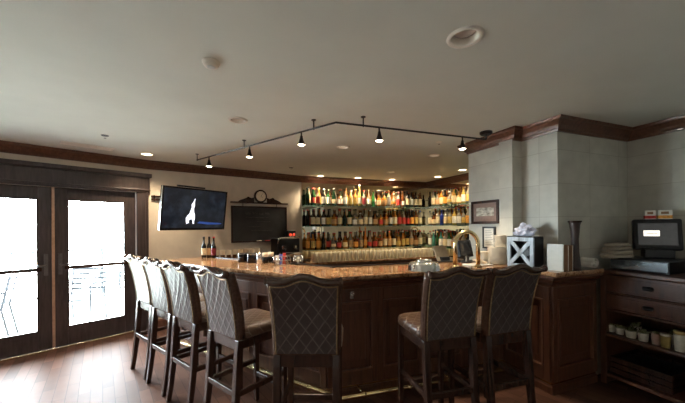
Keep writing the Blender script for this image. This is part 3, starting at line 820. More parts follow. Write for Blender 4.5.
# swing arm back to the wall, in the set's own frame
Minv = (Matrix.Translation(t.location) @ Matrix.Rotation(ang(dv), 4, 'Z')).inverted()
wp = K1 + TV * .72; 
obj('wall_plate', tube(B(), [Minv @ (wp + Vector((0, 0, 1.62)) - TO * .012), Minv @ (wp + Vector((0, 0, 1.90)) - TO * .012)], .03, 6), M_black, t)
obj('swing_arm', tube(B(), [Minv @ (wp + Vector((0, 0, 1.76)) - TO * .02), Minv @ (wp + Vector((0, 0, 1.76)) - TO * .12), Vector((.05, .13, .3)), Vector((0, .075, .3))], .018, 8), M_black, t)
obj('mount_bracket', tbox(-.15, .15, .05, .075, .15, .45), M_black, t)
# wall rail beside the television
p = K1 + TV * .02
t = thing('wall_rail', 'short dark double rail on the wall between door casing and television', 'rail', p + Vector((0, 0, 1.90)), ang(TV))
for z in (-.02, .03): obj('rail_bar', box(B(), .02, .36, -.03, -.012, z, z + .022), M_dark, t, bevel=.003)
for x in (.05, .30): obj('bracket', box(B(), x, x + .02, -.012, -.0, -.03, .06), M_dark, t)

# ------------------------------------------------------------------ chalkboard and clock
c0 = K1 + TV * 1.18; CW_ = 1.02
t = thing('chalkboard', 'black chalkboard with faint chalk smudges on the wall under the clock', 'chalkboard', c0 + Vector((0, 0, 1.21)), ang(TV))
bm = B(); hgt = .63
for (x0, x1, z0_, z1_) in ((0, CW_, 0, .022), (0, CW_, hgt - .022, hgt), (0, .022, .022, hgt - .022), (CW_ - .022, CW_, .022, hgt - .022)): box(bm, x0, x1, -.03, -.001, z0_, z1_)
obj('frame', bm, M_dark, t, bevel=.003)
obj('slate', box(B(), .022, CW_ - .022, -.018, -.002, .022, hgt - .022), M_slate, t)
M_chalk = mat('faint_chalk', (.085, .082, .08), .9, var=.5, scale=70)
bm = B(); random.seed(3)
for (x0, x1, z_) in ((.24, .34, .50), (.37, .46, .505), (.49, .56, .50), (.60, .68, .505), (.25, .66, .435), (.45, .70, .36), (.30, .52, .27), (.34, .72, .20)):
    pts = [(x0 + (x1 - x0) * i / 14, -.0188, z_ + (.02 if z_ > .49 else .004) * math.sin(i * 1.7)) for i in range(15)]
    tube(bm, pts, .0035, 5)
obj('chalk_marks', bm, M_chalk, t)
obj('chalk_tray', box(B(), .36, .74, -.07, -.031, .0, .012), M_dark, t, bevel=.002)
for x, nm, mm in ((.43, 'cream stick of chalk lying on the chalkboard tray', M_cream), (.58, 'red stick of chalk lying on the chalkboard tray', LM['red'])):
    a = c0 + TV * x - TO * .05 + Vector((0, 0, 1.21 + .012 + .0085))
    tag(obj('chalk_stick', tube(B(), [a, a + TV * .09], .008, 8), mm, smooth=True), nm, 'chalk', 'chalks on the chalkboard tray')
t = thing('shelf_clock', 'round clock in a dark scrolled wooden wall bracket above the chalkboard', 'clock', c0 + TV * (CW_ * .5) + Vector((0, 0, 1.895)), ang(TV))
obj('shelf_board', box(B(), -.52, .52, -.06, -.001, -.010, .016), M_dark, t, bevel=.004)
for s in (-1, 1):
    bm = B(); ip = [(s * .40, .016), (s * .36, .045), (s * .28, .075), (s * .22, .10), (s * .16, .085), (s * .12, .10), (s * .12, .016)]
    v0 = [bm.verts.new((x, -.045, z)) for x, z in ip]; v1 = [bm.verts.new((x, -.02, z)) for x, z in ip]
    bm.faces.new(v0); bm.faces.new(v1[::-1])
    for i in range(len(ip)): bm.faces.new((v0[i], v0[(i + 1) % 7], v1[(i + 1) % 7], v1[i]))
    tube(bm, [(s * (.22 + .03 * math.cos(a) * (1 - a / 9)), -.05, .075 + .03 * math.sin(a) * (1 - a / 9)) for a in [k * .6 for k in range(12)]], .008, 6)
    obj('scroll', bm, M_dark, t, bevel=.003)
    obj('hanger', tube(B(), [(s * .31, -.02, -.01), (s * .31, -.02, -.055)], .006, 6), M_black, t)
def ydisc(r0, r1, y0, y1, zc, n=28):
    bm = B(); lathe(bm, [(r0, y0), (r1, y0), (r1, y1), (r0, y1)] if r0 else [(0, y0), (r1, y0), (r1, y1), (0, y1)], n, close=False)
    bmesh.ops.rotate(bm, verts=bm.verts[:], cent=(0, 0, 0), matrix=Matrix.Rotation(PI / 2, 3, 'X')); bmesh.ops.translate(bm, verts=bm.verts[:], vec=(0, 0, zc))
    return bm
obj('clock_case', ydisc(0, .115, .004, .05, .125), M_dark, t, bevel=.004)
obj('clock_face', ydisc(0, .088, .05, .054, .125), M_cream, t)
for nm, a, L_, w_ in (('minute_hand', .6, .075, .004), ('hour_hand', 2.3, .05, .005)):
    obj(nm, tube(B(), [(0, -.056, .125), (L_ * math.sin(a), -.056, .125 + L_ * math.cos(a))], w_ / 2, 5), M_black, t)
for k_ in range(12):
    a = k_ * PI / 6; obj('hour_mark', tube(B(), [(.072 * math.sin(a), -.0555, .125 + .072 * math.cos(a)), (.083 * math.sin(a), -.0555, .125 + .083 * math.cos(a))], .002, 4), M_black, t)

# ------------------------------------------------------------------ ceiling fittings
names = {0: 'large unlit recessed downlight nearest the viewer', 1: 'unlit recessed downlight in the ceiling left of the track rail', 2: 'dim recessed downlight inside the bend of the track rail', 3: 'dim recessed downlight left of the stone pillar',
         4: 'dim recessed downlight above the bottle shelves on the back wall', 5: 'glowing recessed downlight over the glass doors', 6: 'glowing recessed downlight over the left end of the bottle shelves', 7: 'glowing recessed downlight, second from left over the back shelves',
         8: 'glowing recessed downlight, third from left over the back shelves', 9: 'glowing recessed downlight over the mirrored corner of the bar', 10: 'glowing recessed downlight beside the pillar over the side shelves'}
for i, ((px, py, r, st), p) in enumerate(zip(cans, can_pts)):
    t = thing('recessed_light', names[i], 'ceiling light', p, 0, 'recessed ceiling downlights')
    ri = r * .72
    obj('trim_ring', lathe(B(), [(ri, .0), (ri, -.004), (r * .8, -.010), (r * .97, -.008), (r, -.0005)], 28, close=False), M_ring, t, smooth=True)
    obj('baffle', lathe(B(), [(ri, -.003), (ri * .97, .03), (ri * .8, .075), (0, .075)], 24, close=False), M_ring, t, smooth=True)
    z0_ = {'off': .016, 'dim': .008, 'on': .004}[st]
    obj('lamp', lathe(B(), [(0, z0_), (ri * .55, z0_ + .002), (ri * .86, z0_ + .010), (ri * .88, z0_ + .03), (ri * .5, z0_ + .05), (0, z0_ + .055)], 20), {'off': M_bulb_off, 'dim': M_bulb_dim, 'on': M_bulb_on}[st], t, smooth=True)
    if st == 'on':
        L = bpy.data.objects.new('downlight_beam', bpy.data.lights.new('downlight_beam', 'SPOT')); COL.objects.link(L)
        L.location = p + Vector((0, 0, -.015)); L.data.energy = 64 if i < 9 else 36; L.data.color = (1, .78, .50); L.data.spot_size = 2.3; L.data.spot_blend = .8; L.data.shadow_soft_size = .04
p = at_z(211, 62, CEIL)
t = thing('smoke_detector', 'round white smoke detector on the ceiling, upper left', 'smoke detector', p)
obj('housing', lathe(B(), [(0, -.030), (.035, -.030), (.042, -.022), (.045, -.008), (.050, -.008), (.050, 0), (0, 0)], 24), M_ring, t, smooth=True)
obj('grille', lathe(B(), [(0, -.034), (.02, -.034), (.025, -.0305), (0, -.0305)], 20), M_white, t)
for px, py, lab in ((105, 135.5, 'small dark sprinkler head on the ceiling above the doors'), (291, 167.7, 'small dark sprinkler head on the ceiling near the clock'), (439, 142, 'small pale sprinkler head on the ceiling near the pillar')):
    p = at_z(px, py, CEIL)
    t = thing('sprinkler_head', lab, 'sprinkler', p)
    obj('escutcheon', lathe(B(), [(0, -.006), (.03, -.006), (.036, 0), (0, 0)], 18), M_ring if 'pale' in lab else M_black, t)
    obj('deflector', lathe(B(), [(0, -.03), (.012, -.03), (.012, -.027), (.004, -.025), (.004, -.006), (0, -.006)], 12), M_steel, t)
p = at_z(88, 146, CEIL)
t = thing('ceiling_vent', 'long flat air vent in the ceiling above the glass doors', 'vent', p, ang(WV))
bm = B()
for x0, x1, y0, y1 in ((-.24, .24, -.08, -.062), (-.24, .24, .062, .08), (-.24, -.222, -.062, .062), (.222, .24, -.062, .062)): box(bm, x0, x1, y0, y1, -.008, -.0)
obj('vent_frame', bm, M_ring, t); 
bm = B()
for k_ in range(6): box(bm, -.222, .222, -.056 + k_ * .020, -.050 + k_ * .020, -.007, -.001)
obj('louvre', bm, M_ring, t)

# track lighting
ZT = 2.37
ta, tbp, tc_ = at_z(197, 160, ZT), at_z(336, 122.5, ZT), at_z(486, 139.5, ZT)
t = thing('track_rail', 'bent black track lighting rail hung from the ceiling over the bar', 'track rail', (0, 0, 0))
obj('rail', tube(B(), [ta, tbp, tc_], .009, 8), M_black, t)
for px, py, a_, b_ in ((197.8, 0, ta, tbp), (245, 0, ta, tbp), (314.6, 0, ta, tbp), (364, 0, tbp, tc_)):
    best = min((abs((a_ + (b_ - a_) * (k_ / 400)).x / (a_ + (b_ - a_) * (k_ / 400)).y * FPX + 342.5 - px), k_) for k_ in range(401))[1]
    p = a_ + (b_ - a_) * (best / 400)
    bm = B(); tube(bm, [p + Vector((0, 0, -.012)), (p.x, p.y, CEIL - .001)], .006, 8); lathe(bm, [(0, -.006), (.022, -.006), (.022, 0), (0, 0)], 14, (p.x, p.y, CEIL - .001))
    obj('standoff', bm, M_black, t)
bm = B(); lathe(bm, [(0, -.03), (.05, -.03), (.062, -.018), (.062, 0), (0, 0)], 20, (tc_.x, tc_.y, CEIL - .001)); tube(bm, [(tc_.x, tc_.y, ZT), (tc_.x, tc_.y, CEIL - .03)], .01, 8)
obj('feed_canopy', bm, M_black, t)
spl = ['leftmost spotlight on the track rail, nearest the television', 'second spotlight from the left end of the track rail', 'spotlight on the track rail just left of its bend', 'spotlight on the track rail just right of its bend', 'spotlight at the right end of the track rail beside the pillar']
for lab, px, a_, b_ in zip(spl, (209.5, 250, 302, 380, 463), (ta, ta, ta, tbp, tbp), (tbp, tbp, tbp, tc_, tc_)):
    best = min((abs((a_ + (b_ - a_) * (k_ / 400)).x / (a_ + (b_ - a_) * (k_ / 400)).y * FPX + 342.5 - px), k_) for k_ in range(401))[1]
    p = a_ + (b_ - a_) * (best / 400)
    s = thing('track_spotlight', lab, 'spotlight', p + Vector((0, 0, -.009)), 0, 'spotlights on the track rail')
    obj('stem', tube(B(), [(0, 0, .012), (0, 0, -.05)], .008, 8), M_black, s)
    obj('lamp_shade', lathe(B(), [(.012, -.03), (.016, -.055), (.022, -.075), (.036, -.110), (.040, -.116), (.036, -.114), (.02, -.075), (.012, -.05)], 18, close=False), M_black, s, smooth=True)
    obj('bulb', lathe(B(), [(0, -.122), (.022, -.119), (.032, -.112), (.02, -.095), (0, -.09)], 16), M_bulb_on, s, smooth=True)
    L = bpy.data.objects.new('spot_beam', bpy.data.lights.new('spot_beam', 'SPOT')); COL.objects.link(L)
    L.location = p + Vector((0, 0, -.14)); L.data.energy = 60; L.data.color = (1, .82, .58); L.data.spot_size = 1.5; L.data.spot_blend = .9; L.data.shadow_soft_size = .03

# ------------------------------------------------------------------ on the bar: left part
def on_bar(px, py): return at_z(px, py, 1.0708)
ZBT = 1.0706
def wine(px, py, lab, label, capc):
    p = on_bar(px, py); p.z = ZBT
    t = bottle('slim', 'dark', label, capc, p, lab, 'wine bottles on the bar', 0, .86); t.name = 'wine_bottle'
wine(204, 257.8, 'wine bottle with square cream label, leftmost of three on the bar end', 'cream', 'black')
wine(209.3, 257.6, 'wine bottle with tall tan label, middle of three on the bar end', 'tan', 'black')
wine(213.8, 257.9, 'wine bottle with dark red label, rightmost of three on the bar end', 'dark red', 'red')
# votive glasses on the side worktop
WT = .9855
M_candle = mat('candle_wax', (.85, .70, .52), .6, var=.08)
for i in range(8):
    q = K1 + TV * (.86 + i * .092) - TO * .36
    t = thing('votive_glass', 'cream candle glass, %s from the left in the row under the chalkboard' % ORD[i], 'candle', q + Vector((0, 0, WT)), 0, 'candle glasses in a row below the chalkboard')
    obj('cup', lathe(B(), [(.026, 0), (.030, .004), (.034, .07), (.032, .07), (.028, .01), (0, .008)], 14, close=False), GM['brown'], t, smooth=True)
    obj('frosted_sleeve', lathe(B(), [(.0352, .060), (.040, .135), (.037, .135), (.033, .060)], 14, close=False), M_candle, t, smooth=True)
def jug(px, py, w, h, m, lab, name='bar_canister', cat='canister', rimm=None):
    p = on_bar(px, py); t = thing(name, lab, cat, (p.x, p.y, ZBT), 0)
    obj('body', lathe(B(), [(w * .46, 0), (w * .5, .006), (w * .5, h * .9), (w * .48, h), (w * .44, h), (w * .44, .01), (0, .01)], 20, close=False), m, t, smooth=True)
    obj('rim', lathe(B(), [(w * .5, h * .94), (w * .53, h * .96), (w * .53, h * 1.0), (w * .47, h * 1.01)], 20, close=False), rimm or M_steel, t, smooth=True)
    return t
jug(243, 262.0, .115, .10, M_blackgloss, 'glossy black canister on the bar, left one of a pair')
jug(252.2, 262.6, .115, .10, M_blackgloss, 'glossy black canister on the bar, beside the steel tumbler')
jug(259.6, 263.8, .062, .115, M_steel, 'slim polished steel tumbler on the bar beside the black canisters', 'steel_tumbler', 'tumbler')
for i, (px, py, lab) in enumerate(((265.5, 263, 'small dark cup with cream top on the bar, left of the wire caddy'), (271, 262.2, 'small dark cup with cream top on the bar, partly behind the wire caddy'))):
    p = on_bar(px, py); t = thing('candle_cup', lab, 'cup', (p.x, p.y, ZBT), 0)
    obj('cup', lathe(B(), [(.028, 0), (.032, .07), (.029, .07), (0, .065)], 14), M_blackgloss, t, smooth=True); obj('cream_top', lathe(B(), [(.031, .0705), (.034, .115), (0, .115)], 14), M_candle, t, smooth=True)
p = on_bar(281.5, 265); t = thing('wire_caddy', 'steel wire caddy of red and white packets on the bar', 'caddy', (p.x, p.y, ZBT), .2)
bm = B()
for z in (.006, .05, .095):
    tube(bm, [(.085 * cx, .05 * cy, z) for cx, cy in ((-1, -1), (1, -1), (1, 1), (-1, 1))], .004, 6, closed=True)
for k_ in range(7):
    for sy in (-.05, .05): tube(bm, [(-.085 + k_ * .0283, sy, .006), (-.085 + k_ * .0283 + .014, sy, .05), (-.085 + k_ * .0283, sy, .095)], .003, 5)
obj('wire_frame', bm, M_steel, t, smooth=True)
for x, mm, nm, c in ((.03, LM['red'], 'red sugar packets standing in the wire caddy', 1.15), (-.005, LM['blue'], 'blue packets standing in the wire caddy', 1), (-.045, M_paper, 'white packets standing in the wire caddy', .9)):
    q = Matrix.Translation((p.x, p.y, ZBT)) @ Matrix.Rotation(.2, 4, 'Z') @ Vector((x, 0, 0))
    bm = B()
    for k_ in range(4): box(bm, -.016, .016, -.03 + k_ * .016, -.022 + k_ * .016, .0105, .11 * c)
    o = obj('sugar_packets', bm, mm); o.location = q; o.rotation_euler = (0, 0, .2); tag(o, nm, 'sugar packets', 'packets in the wire caddy')
p = on_bar(298.5, 264); t = thing('glass_holder', 'ornate metal wire basket with clear balls on the bar right of the caddy', 'basket', (p.x, p.y, ZBT), 0)
bm = B()
for k_ in range(9):
    a = k_ * 2 * PI / 9
    tube(bm, [(.03 * math.cos(a), .03 * math.sin(a), .004), (.062 * math.cos(a + .2), .062 * math.sin(a + .2), .045), (.045 * math.cos(a + .4), .045 * math.sin(a + .4), .09)], .0035, 5)
for r_, z in ((.03, .004), (.062, .045), (.045, .09)): tube(bm, [(r_ * math.cos(k_ * PI / 8), r_ * math.sin(k_ * PI / 8), z) for k_ in range(16)], .004, 5, closed=True)
obj('wire_bowl', bm, M_steel, t, smooth=True)
obj('glass_ball', lathe(B(), [(0, .012), (.025, .025), (.034, .048), (.025, .07), (0, .082)], 14), M_clear, t, smooth=True)
# espresso machine behind the bar
q = K2 - TV * .42 - TO * .24
t = thing('espresso_machine', 'black espresso machine with a silver top edge behind the bar', 'coffee machine', q + Vector((0, 0, WT)), ang(TV))
obj('body', box(B(), -.215, .215, -.14, .17, .0, .285), M_black, t, bevel=.02)
obj('top_edge', tube(B(), [(-.215, -.15, .20), (-.20, -.155, .275), (-.175, -.155, .30), (.215, -.155, .30)], .012, 8), M_steel, t, smooth=True)
obj('drip_tray', box(B(), -.20, .20, -.19, -.142, 0.0, .04), M_steel, t, bevel=.006)
for x in (-.12, .10):
    g_ = obj('group_head', lathe(B(), [(0, .10), (.03, .10), (.035, .16), (0, .16)], 14, (x, -.165, 0)), M_steel, t); obj('portafilter_handle', tube(B(), [(x, -.19, .11), (x, -.28, .09)], .012, 8), M_black, g_)
t = thing('cup_warmer_box', 'small black box with two red lamps on top of the espresso machine', 'box', q + TV * .10 + Vector((0, 0, WT + .2855)), ang(TV))
obj('body', box(B(), -.075, .075, -.06, .06, 0, .13), M_black, t, bevel=.008)
M_redlamp = mat('red_lamp', (.7, .05, .03), .4, emit=.7, emit_col=(1, .10, .05))
for x in (-.035, .035): obj('red_lamp', lathe(B(), [(0, -.025), (.022, -.018), (.024, 0), (.02, .02), (0, .025)], 12, (x, -.062, .06)), M_redlamp, t, smooth=True)

# ------------------------------------------------------------------ on the bar: right part
p = at_z(424, 269.5, 1.0708)
t = thing('steel_bowl', 'shiny ribbed steel bowl upside down on the bar front', 'bowl', (p.x, p.y, ZBT), 0)
bm = B(); rings = []
for r_, z in ((.150, 0), (.146, .010), (.138, .014), (.130, .05), (.118, .068), (.09, .078), (.0, .080)):
    if r_ == 0: rings.append([bm.verts.new((0, 0, z))]); continue
    rings.append([bm.verts.new((r_ * (1 + (.06 if (k_ % 4 < 2 and .01 < z < .07) else 0)) * math.cos(k_ * PI / 36), r_ * (1 + (.06 if (k_ % 4 < 2 and .01 < z < .07) else 0)) * math.sin(k_ * PI / 36), z)) for k_ in range(72)])
for a, b in zip(rings, rings[1:]):
    for k_ in range(72):
        if len(b) == 1: bm.faces.new((a[k_], a[(k_ + 1) % 72], b[0]))
        else: bm.faces.new((a[k_], a[(k_ + 1) % 72], b[(k_ + 1) % 72], b[k_]))
obj('bowl_body', bm, M_steel, t, smooth=True)
obj('foot_ring', lathe(B(), [(.07, .078), (.072, .092), (.066, .092), (.064, .079)], 30, close=False), M_steel, t, smooth=True)
# brass arch
pa = at_z(466.8, 267, 1.0708)
t = thing('brass_arch_rail', 'polished brass arched service rail standing on the bar', 'service rail', (pa.x, pa.y, ZBT), .12)
w = .118
arc = [(-w, 0, .02), (-w, 0, .22)] + [(-w * math.cos(a), 0, .22 + w * 1.05 * math.sin(a)) for a in [k_ * PI / 14 for k_ in range(1, 14)]] + [(w, 0, .22), (w, 0, .02)]
obj('arch_tube', tube(B(), arc, .020, 14), M_brass, t, smooth=True)
for s in (-1, 1): obj('flange', lathe(B(), [(0, 0), (.034, 0), (.034, .008), (.022, .018), (.018, .03), (0, .03)], 18, (s * w, 0, 0)), M_brass, t, smooth=True)
# dark till and tilted panel behind the arch
def on_inner(px, d, z): 
    dx, _ = ray(px, 250); return Vector((dx * d, d, z))
ub = thing('under_counter_bench', 'dark steel work bench behind the bar near the pillar', 'bench', (1.05, 3.86, 0), ang(F2 - F1))
obj('bench_top', box(B(), -.30, .42, -.16, .22, .90, .94), M_steel, ub, bevel=.004)
obj('bench_body', box(B(), -.28, .40, -.14, .20, .0, .899), M_black, ub)
t = thing('till_terminal', 'black touch till terminal on the bar, seen through the brass arch', 'till', Vector((1.365, 3.36, ZBT)), ang(F2 - F1) + .1)
obj('stand', lathe(B(), [(0, 0), (.07, 0), (.065, .012), (.03, .02), (.025, .07), (0, .07)], 18), M_black, t, smooth=True)
Mt = Matrix.Translation((0, 0, .055)) @ Matrix.Rotation(-.25, 4, 'X')
obj('monitor', box(B(), -.095, .095, -.02, .03, 0, .19, Mt), M_black, t, bevel=.01); obj('screen', box(B(), -.085, .085, -.0235, -.0205, .015, .175, Mt), M_blackgloss, t)
t = thing('menu_display', 'tilted pale beige display panel behind the bar left of the brass arch', 'display panel', Vector((1.30, 3.80, .9405)), ang(F2 - F1) + .1)
Mt = Matrix.Rotation(-.5, 4, 'X')
obj('panel', box(B(), -.10, .10, -.01, .01, .02, .31, Mt), mat('beige_board', (.40, .33, .24), .6), t, bevel=.004)
obj('prop_stand', box(B(), -.06, .06, .01, .10, 0, .14), M_black, t, bevel=.004)
# tray with folded napkins
p = at_z(476, 265.5, 1.0708); 
t = thing('serving_tray', 'flat white tray with napkins on the bar beside the brass arch', 'tray', (p.x + .03, p.y + .03, ZBT), .3)
obj('tray_base', box(B(), -.13, .13, -.075, .075, 0, .012), M_white, t, bevel=.005)
tray_o = t
for i, (dx, dy, rz) in enumerate(((.05, -.01, .3), (.08, .02, .9), (.02, .025, -.2))):
    q = Matrix.Translation(t.location) @ Matrix.Rotation(.3, 4, 'Z') @ Vector((dx, dy, .0125 + i * .0122))
    bm = B(); Mq = Matrix.Rotation(rz, 4, 'Z')
    vs4 = []
    for a in range(5):
        for b_ in range(5):
            x, y = -.045 + a * .0225, -.035 + b_ * .0175
            vs4.append(bm.verts.new(Mq @ Vector((x, y, .007 + .004 * math.sin(a * 2.1 + b_ * 1.3 + i)))))
    for a in range(4):
        for b_ in range(4): bm.faces.new((vs4[a * 5 + b_], vs4[a * 5 + b_ + 1], vs4[a * 5 + b_ + 6], vs4[a * 5 + b_ + 5]))
    o = obj('paper_napkin', bm, mat('napkin_%d' % i, (.75, .62, .46), .8), smooth=True); md = o.modifiers.new('s', 'SOLIDIFY'); md.thickness = .006; o.location = q
    tag(o, ['crumpled tan napkin lying lowest on the white tray', 'crumpled tan napkin in the middle of the tray pile', 'crumpled tan napkin topmost on the white tray'][i], 'napkin', 'napkins on the white tray')
# stacked cream bowls/plates
def stack(px, py, r, n_, step, where, dz=0):
    p = at_z(px, py, 1.0708)
    src = None
    for i in range(n_):
        if src is None:
            o = src = obj('stacked_saucer', lathe(B(), [(0, 0), (r * .62, 0), (r * .72, step * .2), (r, step * .55), (r, step * .85), (r * .96, step * .9), (r * .6, step * .45), (0, step * .42)], 24), M_cream, smooth=True)
            tag(o, where, 'saucer', where)
        else:
            o = src.copy(); COL.objects.link(o)
        o.location = (p.x + random.uniform(-.002, .002), p.y + random.uniform(-.002, .002), ZBT + dz + i * step * 1.0)
stack(498.5, 263.5, .108, 14, .0125, 'large cream saucer in the tall stack beside the black crate')
stack(500.5, 263.5, .066, 10, .0125, 'small cream saucer in the upper stack on the large saucers', dz=14 * .0125 + .0006)
stack(484.5, 262.8, .055, 10, .0125, 'cream saucer in the short stack under the small framed notice')
# X-fronted crate
pc = at_z(523, 267.5, 1.0708)
cdir = Vector((.96, .28, 0)).normalized()
fl = Vector((1.52, 2.985, 0))
t = thing('crate', 'black wooden crate with a daylight-tinted X-braced front on the bar by the pillar', 'crate', (1.685, 2.89, ZBT), -1.2)
cw, ch, cd = .275, .288, .13
M_cratef = mat_wood('crate_front_daylight_tint', (.30, .36, .43), .3, spec=.6)  # bluish daylight on the dark slats is put into this colour
bm = B()
box(bm, -cw / 2, cw / 2, .12, .13, 0, ch); box(bm, -cw / 2, -cw / 2 + .012, .014, .12, 0, ch); box(bm, cw / 2 - .012, cw / 2, .014, .12, 0, ch); box(bm, -cw / 2 + .012, cw / 2 - .012, .014, .12, 0, .012)
obj('crate_body', bm, M_black, t)
bm = B()
fw = .036
box(bm, -cw / 2, cw / 2, -.004, .013, 0, fw); box(bm, -cw / 2, cw / 2, -.004, .013, ch - fw, ch); box(bm, -cw / 2, -cw / 2 + fw, -.004, .013, fw, ch - fw); box(bm, cw / 2 - fw, cw / 2, -.004, .013, fw, ch - fw)
obj('front_frame', bm, M_cratef, t, bevel=.002)
for s in (-1, 1):
    a = math.atan2(ch - .04, s * (cw - .04)); L_ = math.hypot(ch - .06, cw - .06) / 2
    Mx = Matrix.Translation((0, .003 if s > 0 else .0055, ch / 2)) @ Matrix.Rotation(-a, 4, 'Y')
    obj('x_brace', box(B(), -L_, L_, -.006, .004, -.018, .018, Mx), M_cratef, t)
obj('back_board', box(B(), -cw / 2 + .012, cw / 2 - .012, .10, .11, .012, ch), M_black, t)
obj('crate_lid', box(B(), -cw / 2, cw / 2, -.003, .13, ch + .0006, ch + .010), M_black, t, bevel=.002)
# crumpled bluish wrap on the crate
bm = B(); bmesh.ops.create_icosphere(bm, subdivisions=4, radius=1)
rr = random.Random(5)
import mathutils
for v in bm.verts:
    n_ = mathutils.noise.noise(v.co * 2.3) * .35 + mathutils.noise.noise(v.co * 6) * .22
    r_ = 1 + n_
    pk = .35 * max(0, 1 - ((v.co.x) ** 2 + (v.co.y) ** 2) * 4) if v.co.z > 0 else 0
    v.co = Vector((v.co.x * .095 * r_, v.co.y * .06 * r_, max(-.04, v.co.z * .06 * (r_ + pk)) + .041))
o = obj('crumpled_wrap', bm, mat('bluish_plastic_wrap', (.62, .64, .80), .3, var=.3, scale=16), smooth=False)
o.location = (1.745, 2.915, ZBT + ch + .0112); o.rotation_euler = (0, 0, -1.2)
tag(o, 'crumpled white and lilac plastic wrap lying on the black crate', 'plastic wrap')
# menus leaning beside the crate
def menu(loc, rz, w_, h_, th_, lean, m, lab, edge=None):
    t = thing('menu_folder', lab, 'menu', loc, rz, 'menus standing by the crate')
    Mm = Matrix.Rotation(lean, 4, 'Y')
    obj('cover', box(B(), -th_ / 2, th_ / 2, -w_ / 2, w_ / 2, .0, h_, Mm), m, t, bevel=.002)
    obj('pages', box(B(), -th_ / 2 + .002, th_ / 2 - .002, -w_ / 2 - .002, w_ / 2 - .004, .004, h_ - .004, Mm), M_paper, t)
    return t
M_brown = mat('brown_card', (.28, .16, .085), .6)
menu((1.872, 2.680, ZBT), .70, .12, .235, .020, .02, M_paper, 'cream menu folder catching the light, nearest the crate')
menu((1.926, 2.700, ZBT), .70, .125, .225, .018, .03, M_brown, 'brown menu folder behind the cream menu, nearer the crate')
menu((1.984, 2.720, ZBT), .62, .12, .225, .012, .02, M_brown, 'brown menu folder farthest from the crate, nearest the tall vase')
# tall wooden vase
pz = isect(Vector((0, 0, 0)), Vector((ray(575, 250)[0], 1, 0)), Pc - MV * .075, BV)
t = thing('tall_vase', 'tall slim dark brown wooden vase on the bar end against the wall', 'vase', (pz.x, pz.y, ZBT), 0)
obj('vase_body', lathe(B(), [(0, 0), (.046, 0), (.044, .02), (.032, .16), (.030, .27), (.040, .40), (.050, .435), (.043, .435), (.030, .30), (0, .28)], 20), mat_wood('vase_wood', (.030, .012, .009), .4), t, smooth=True)
obj('rim_band', lathe(B(), [(.0505, .425), (.053, .43), (.053, .440), (.044, .441)], 20, close=False), M_dark, t, smooth=True)

# pictures on the pillar
def on_slab(px): return isect(Vector((0, 0, 0)), Vector((ray(px, 215)[0], 1, 0)), S1, S2 - S1)
a, b_ = on_slab(472.6), on_slab(500)
L = (b_ - a).length; za, zb = at_d(472.6, 224, a.y).z, at_d(472.6, 202, a.y).z
t = thing('framed_picture', 'framed landscape print hanging on the grey pillar', 'picture', a + (b_ - a) * .5 + Vector((0, 0, za)), ang(b_ - a))
hh_ = zb - za; L2 = L / 2; f_ = .028
bm = B()
for x0, x1, z0_, z1_ in ((-L2, L2, 0, f_), (-L2, L2, hh_ - f_, hh_), (-L2, -L2 + f_, f_, hh_ - f_), (L2 - f_, L2, f_, hh_ - f_)): box(bm, x0, x1, -.026, -.001, z0_, z1_)
obj('frame', bm, M_dark, t, bevel=.003)
obj('mat_board', box(B(), -L2 + f_, L2 - f_, -.014, -.002, f_, hh_ - f_), mat('brown_mat', (.26, .17, .14), .8), t)
def mat_print():
    m, tt, b = nt('sepia_print'); tc = tt.nodes.new('ShaderNodeTexCoord'); mp = tt.nodes.new('ShaderNodeMapping'); mp.inputs['Scale'].default_value = (14, 1, 40)
    n = tt.nodes.new('ShaderNodeTexNoise'); n.inputs['Scale'].default_value = 1; n.inputs['Detail'].default_value = 6
    tt.links.new(tc.outputs['Object'], mp.inputs[0]); tt.links.new(mp.outputs[0], n.inputs['Vector'])
    r = tt.nodes.new('ShaderNodeValToRGB'); r.color_ramp.elements[0].position = .35; r.color_ramp.elements[0].color = (.16, .13, .10, 1); r.color_ramp.elements[1].position = .6; r.color_ramp.elements[1].color = (.62, .57, .47, 1)
    tt.links.new(n.outputs[0], r.inputs[0]); tt.links.new(r.outputs[0], b.inputs['Base Color']); b.inputs['Roughness'].default_value = .4
    return m
obj('print', box(B(), -L2 * .62, L2 * .66, -.0155, -.0145, hh_ * .34, hh_ * .70), mat_print(), t)
# small framed notice standing on the bar against the pillar
a = on_slab(483.5); b_ = on_slab(496)
nd = (b_ - a).normalized(); out_ = Vector((nd.y, -nd.x, 0))
t = thing('framed_notice', 'small black framed notice on the grey pillar just below the landscape print', 'notice', a + (b_ - a) * .5 + out_ * .006 + Vector((0, 0, 1.215)), ang(b_ - a))
L2 = (b_ - a).length / 2; hn = .245; Ml = Matrix.Rotation(0, 4, 'X')
bm = B()
for x0, x1, z0_, z1_ in ((-L2, L2, 0, .018), (-L2, L2, hn - .018, hn), (-L2, -L2 + .018, .018, hn - .018), (L2 - .018, L2, .018, hn - .018)): box(bm, x0, x1, -.014, .004, z0_, z1_, Ml)
obj('frame', bm, M_black, t)
nb = obj('notice_paper', box(B(), -L2 + .018, L2 - .018, -.006, .003, .018, hn - .018, Ml), M_paper, t)
bm = B()
for k_ in range(9): box(bm, -L2 * .6, L2 * (.6 - .15 * (k_ % 3)), -.0072, -.0062, .045 + k_ * .019, .050 + k_ * .019, Ml)
obj('text_lines', bm, mat('faded_ink', (.25, .24, .24), .8), nb)

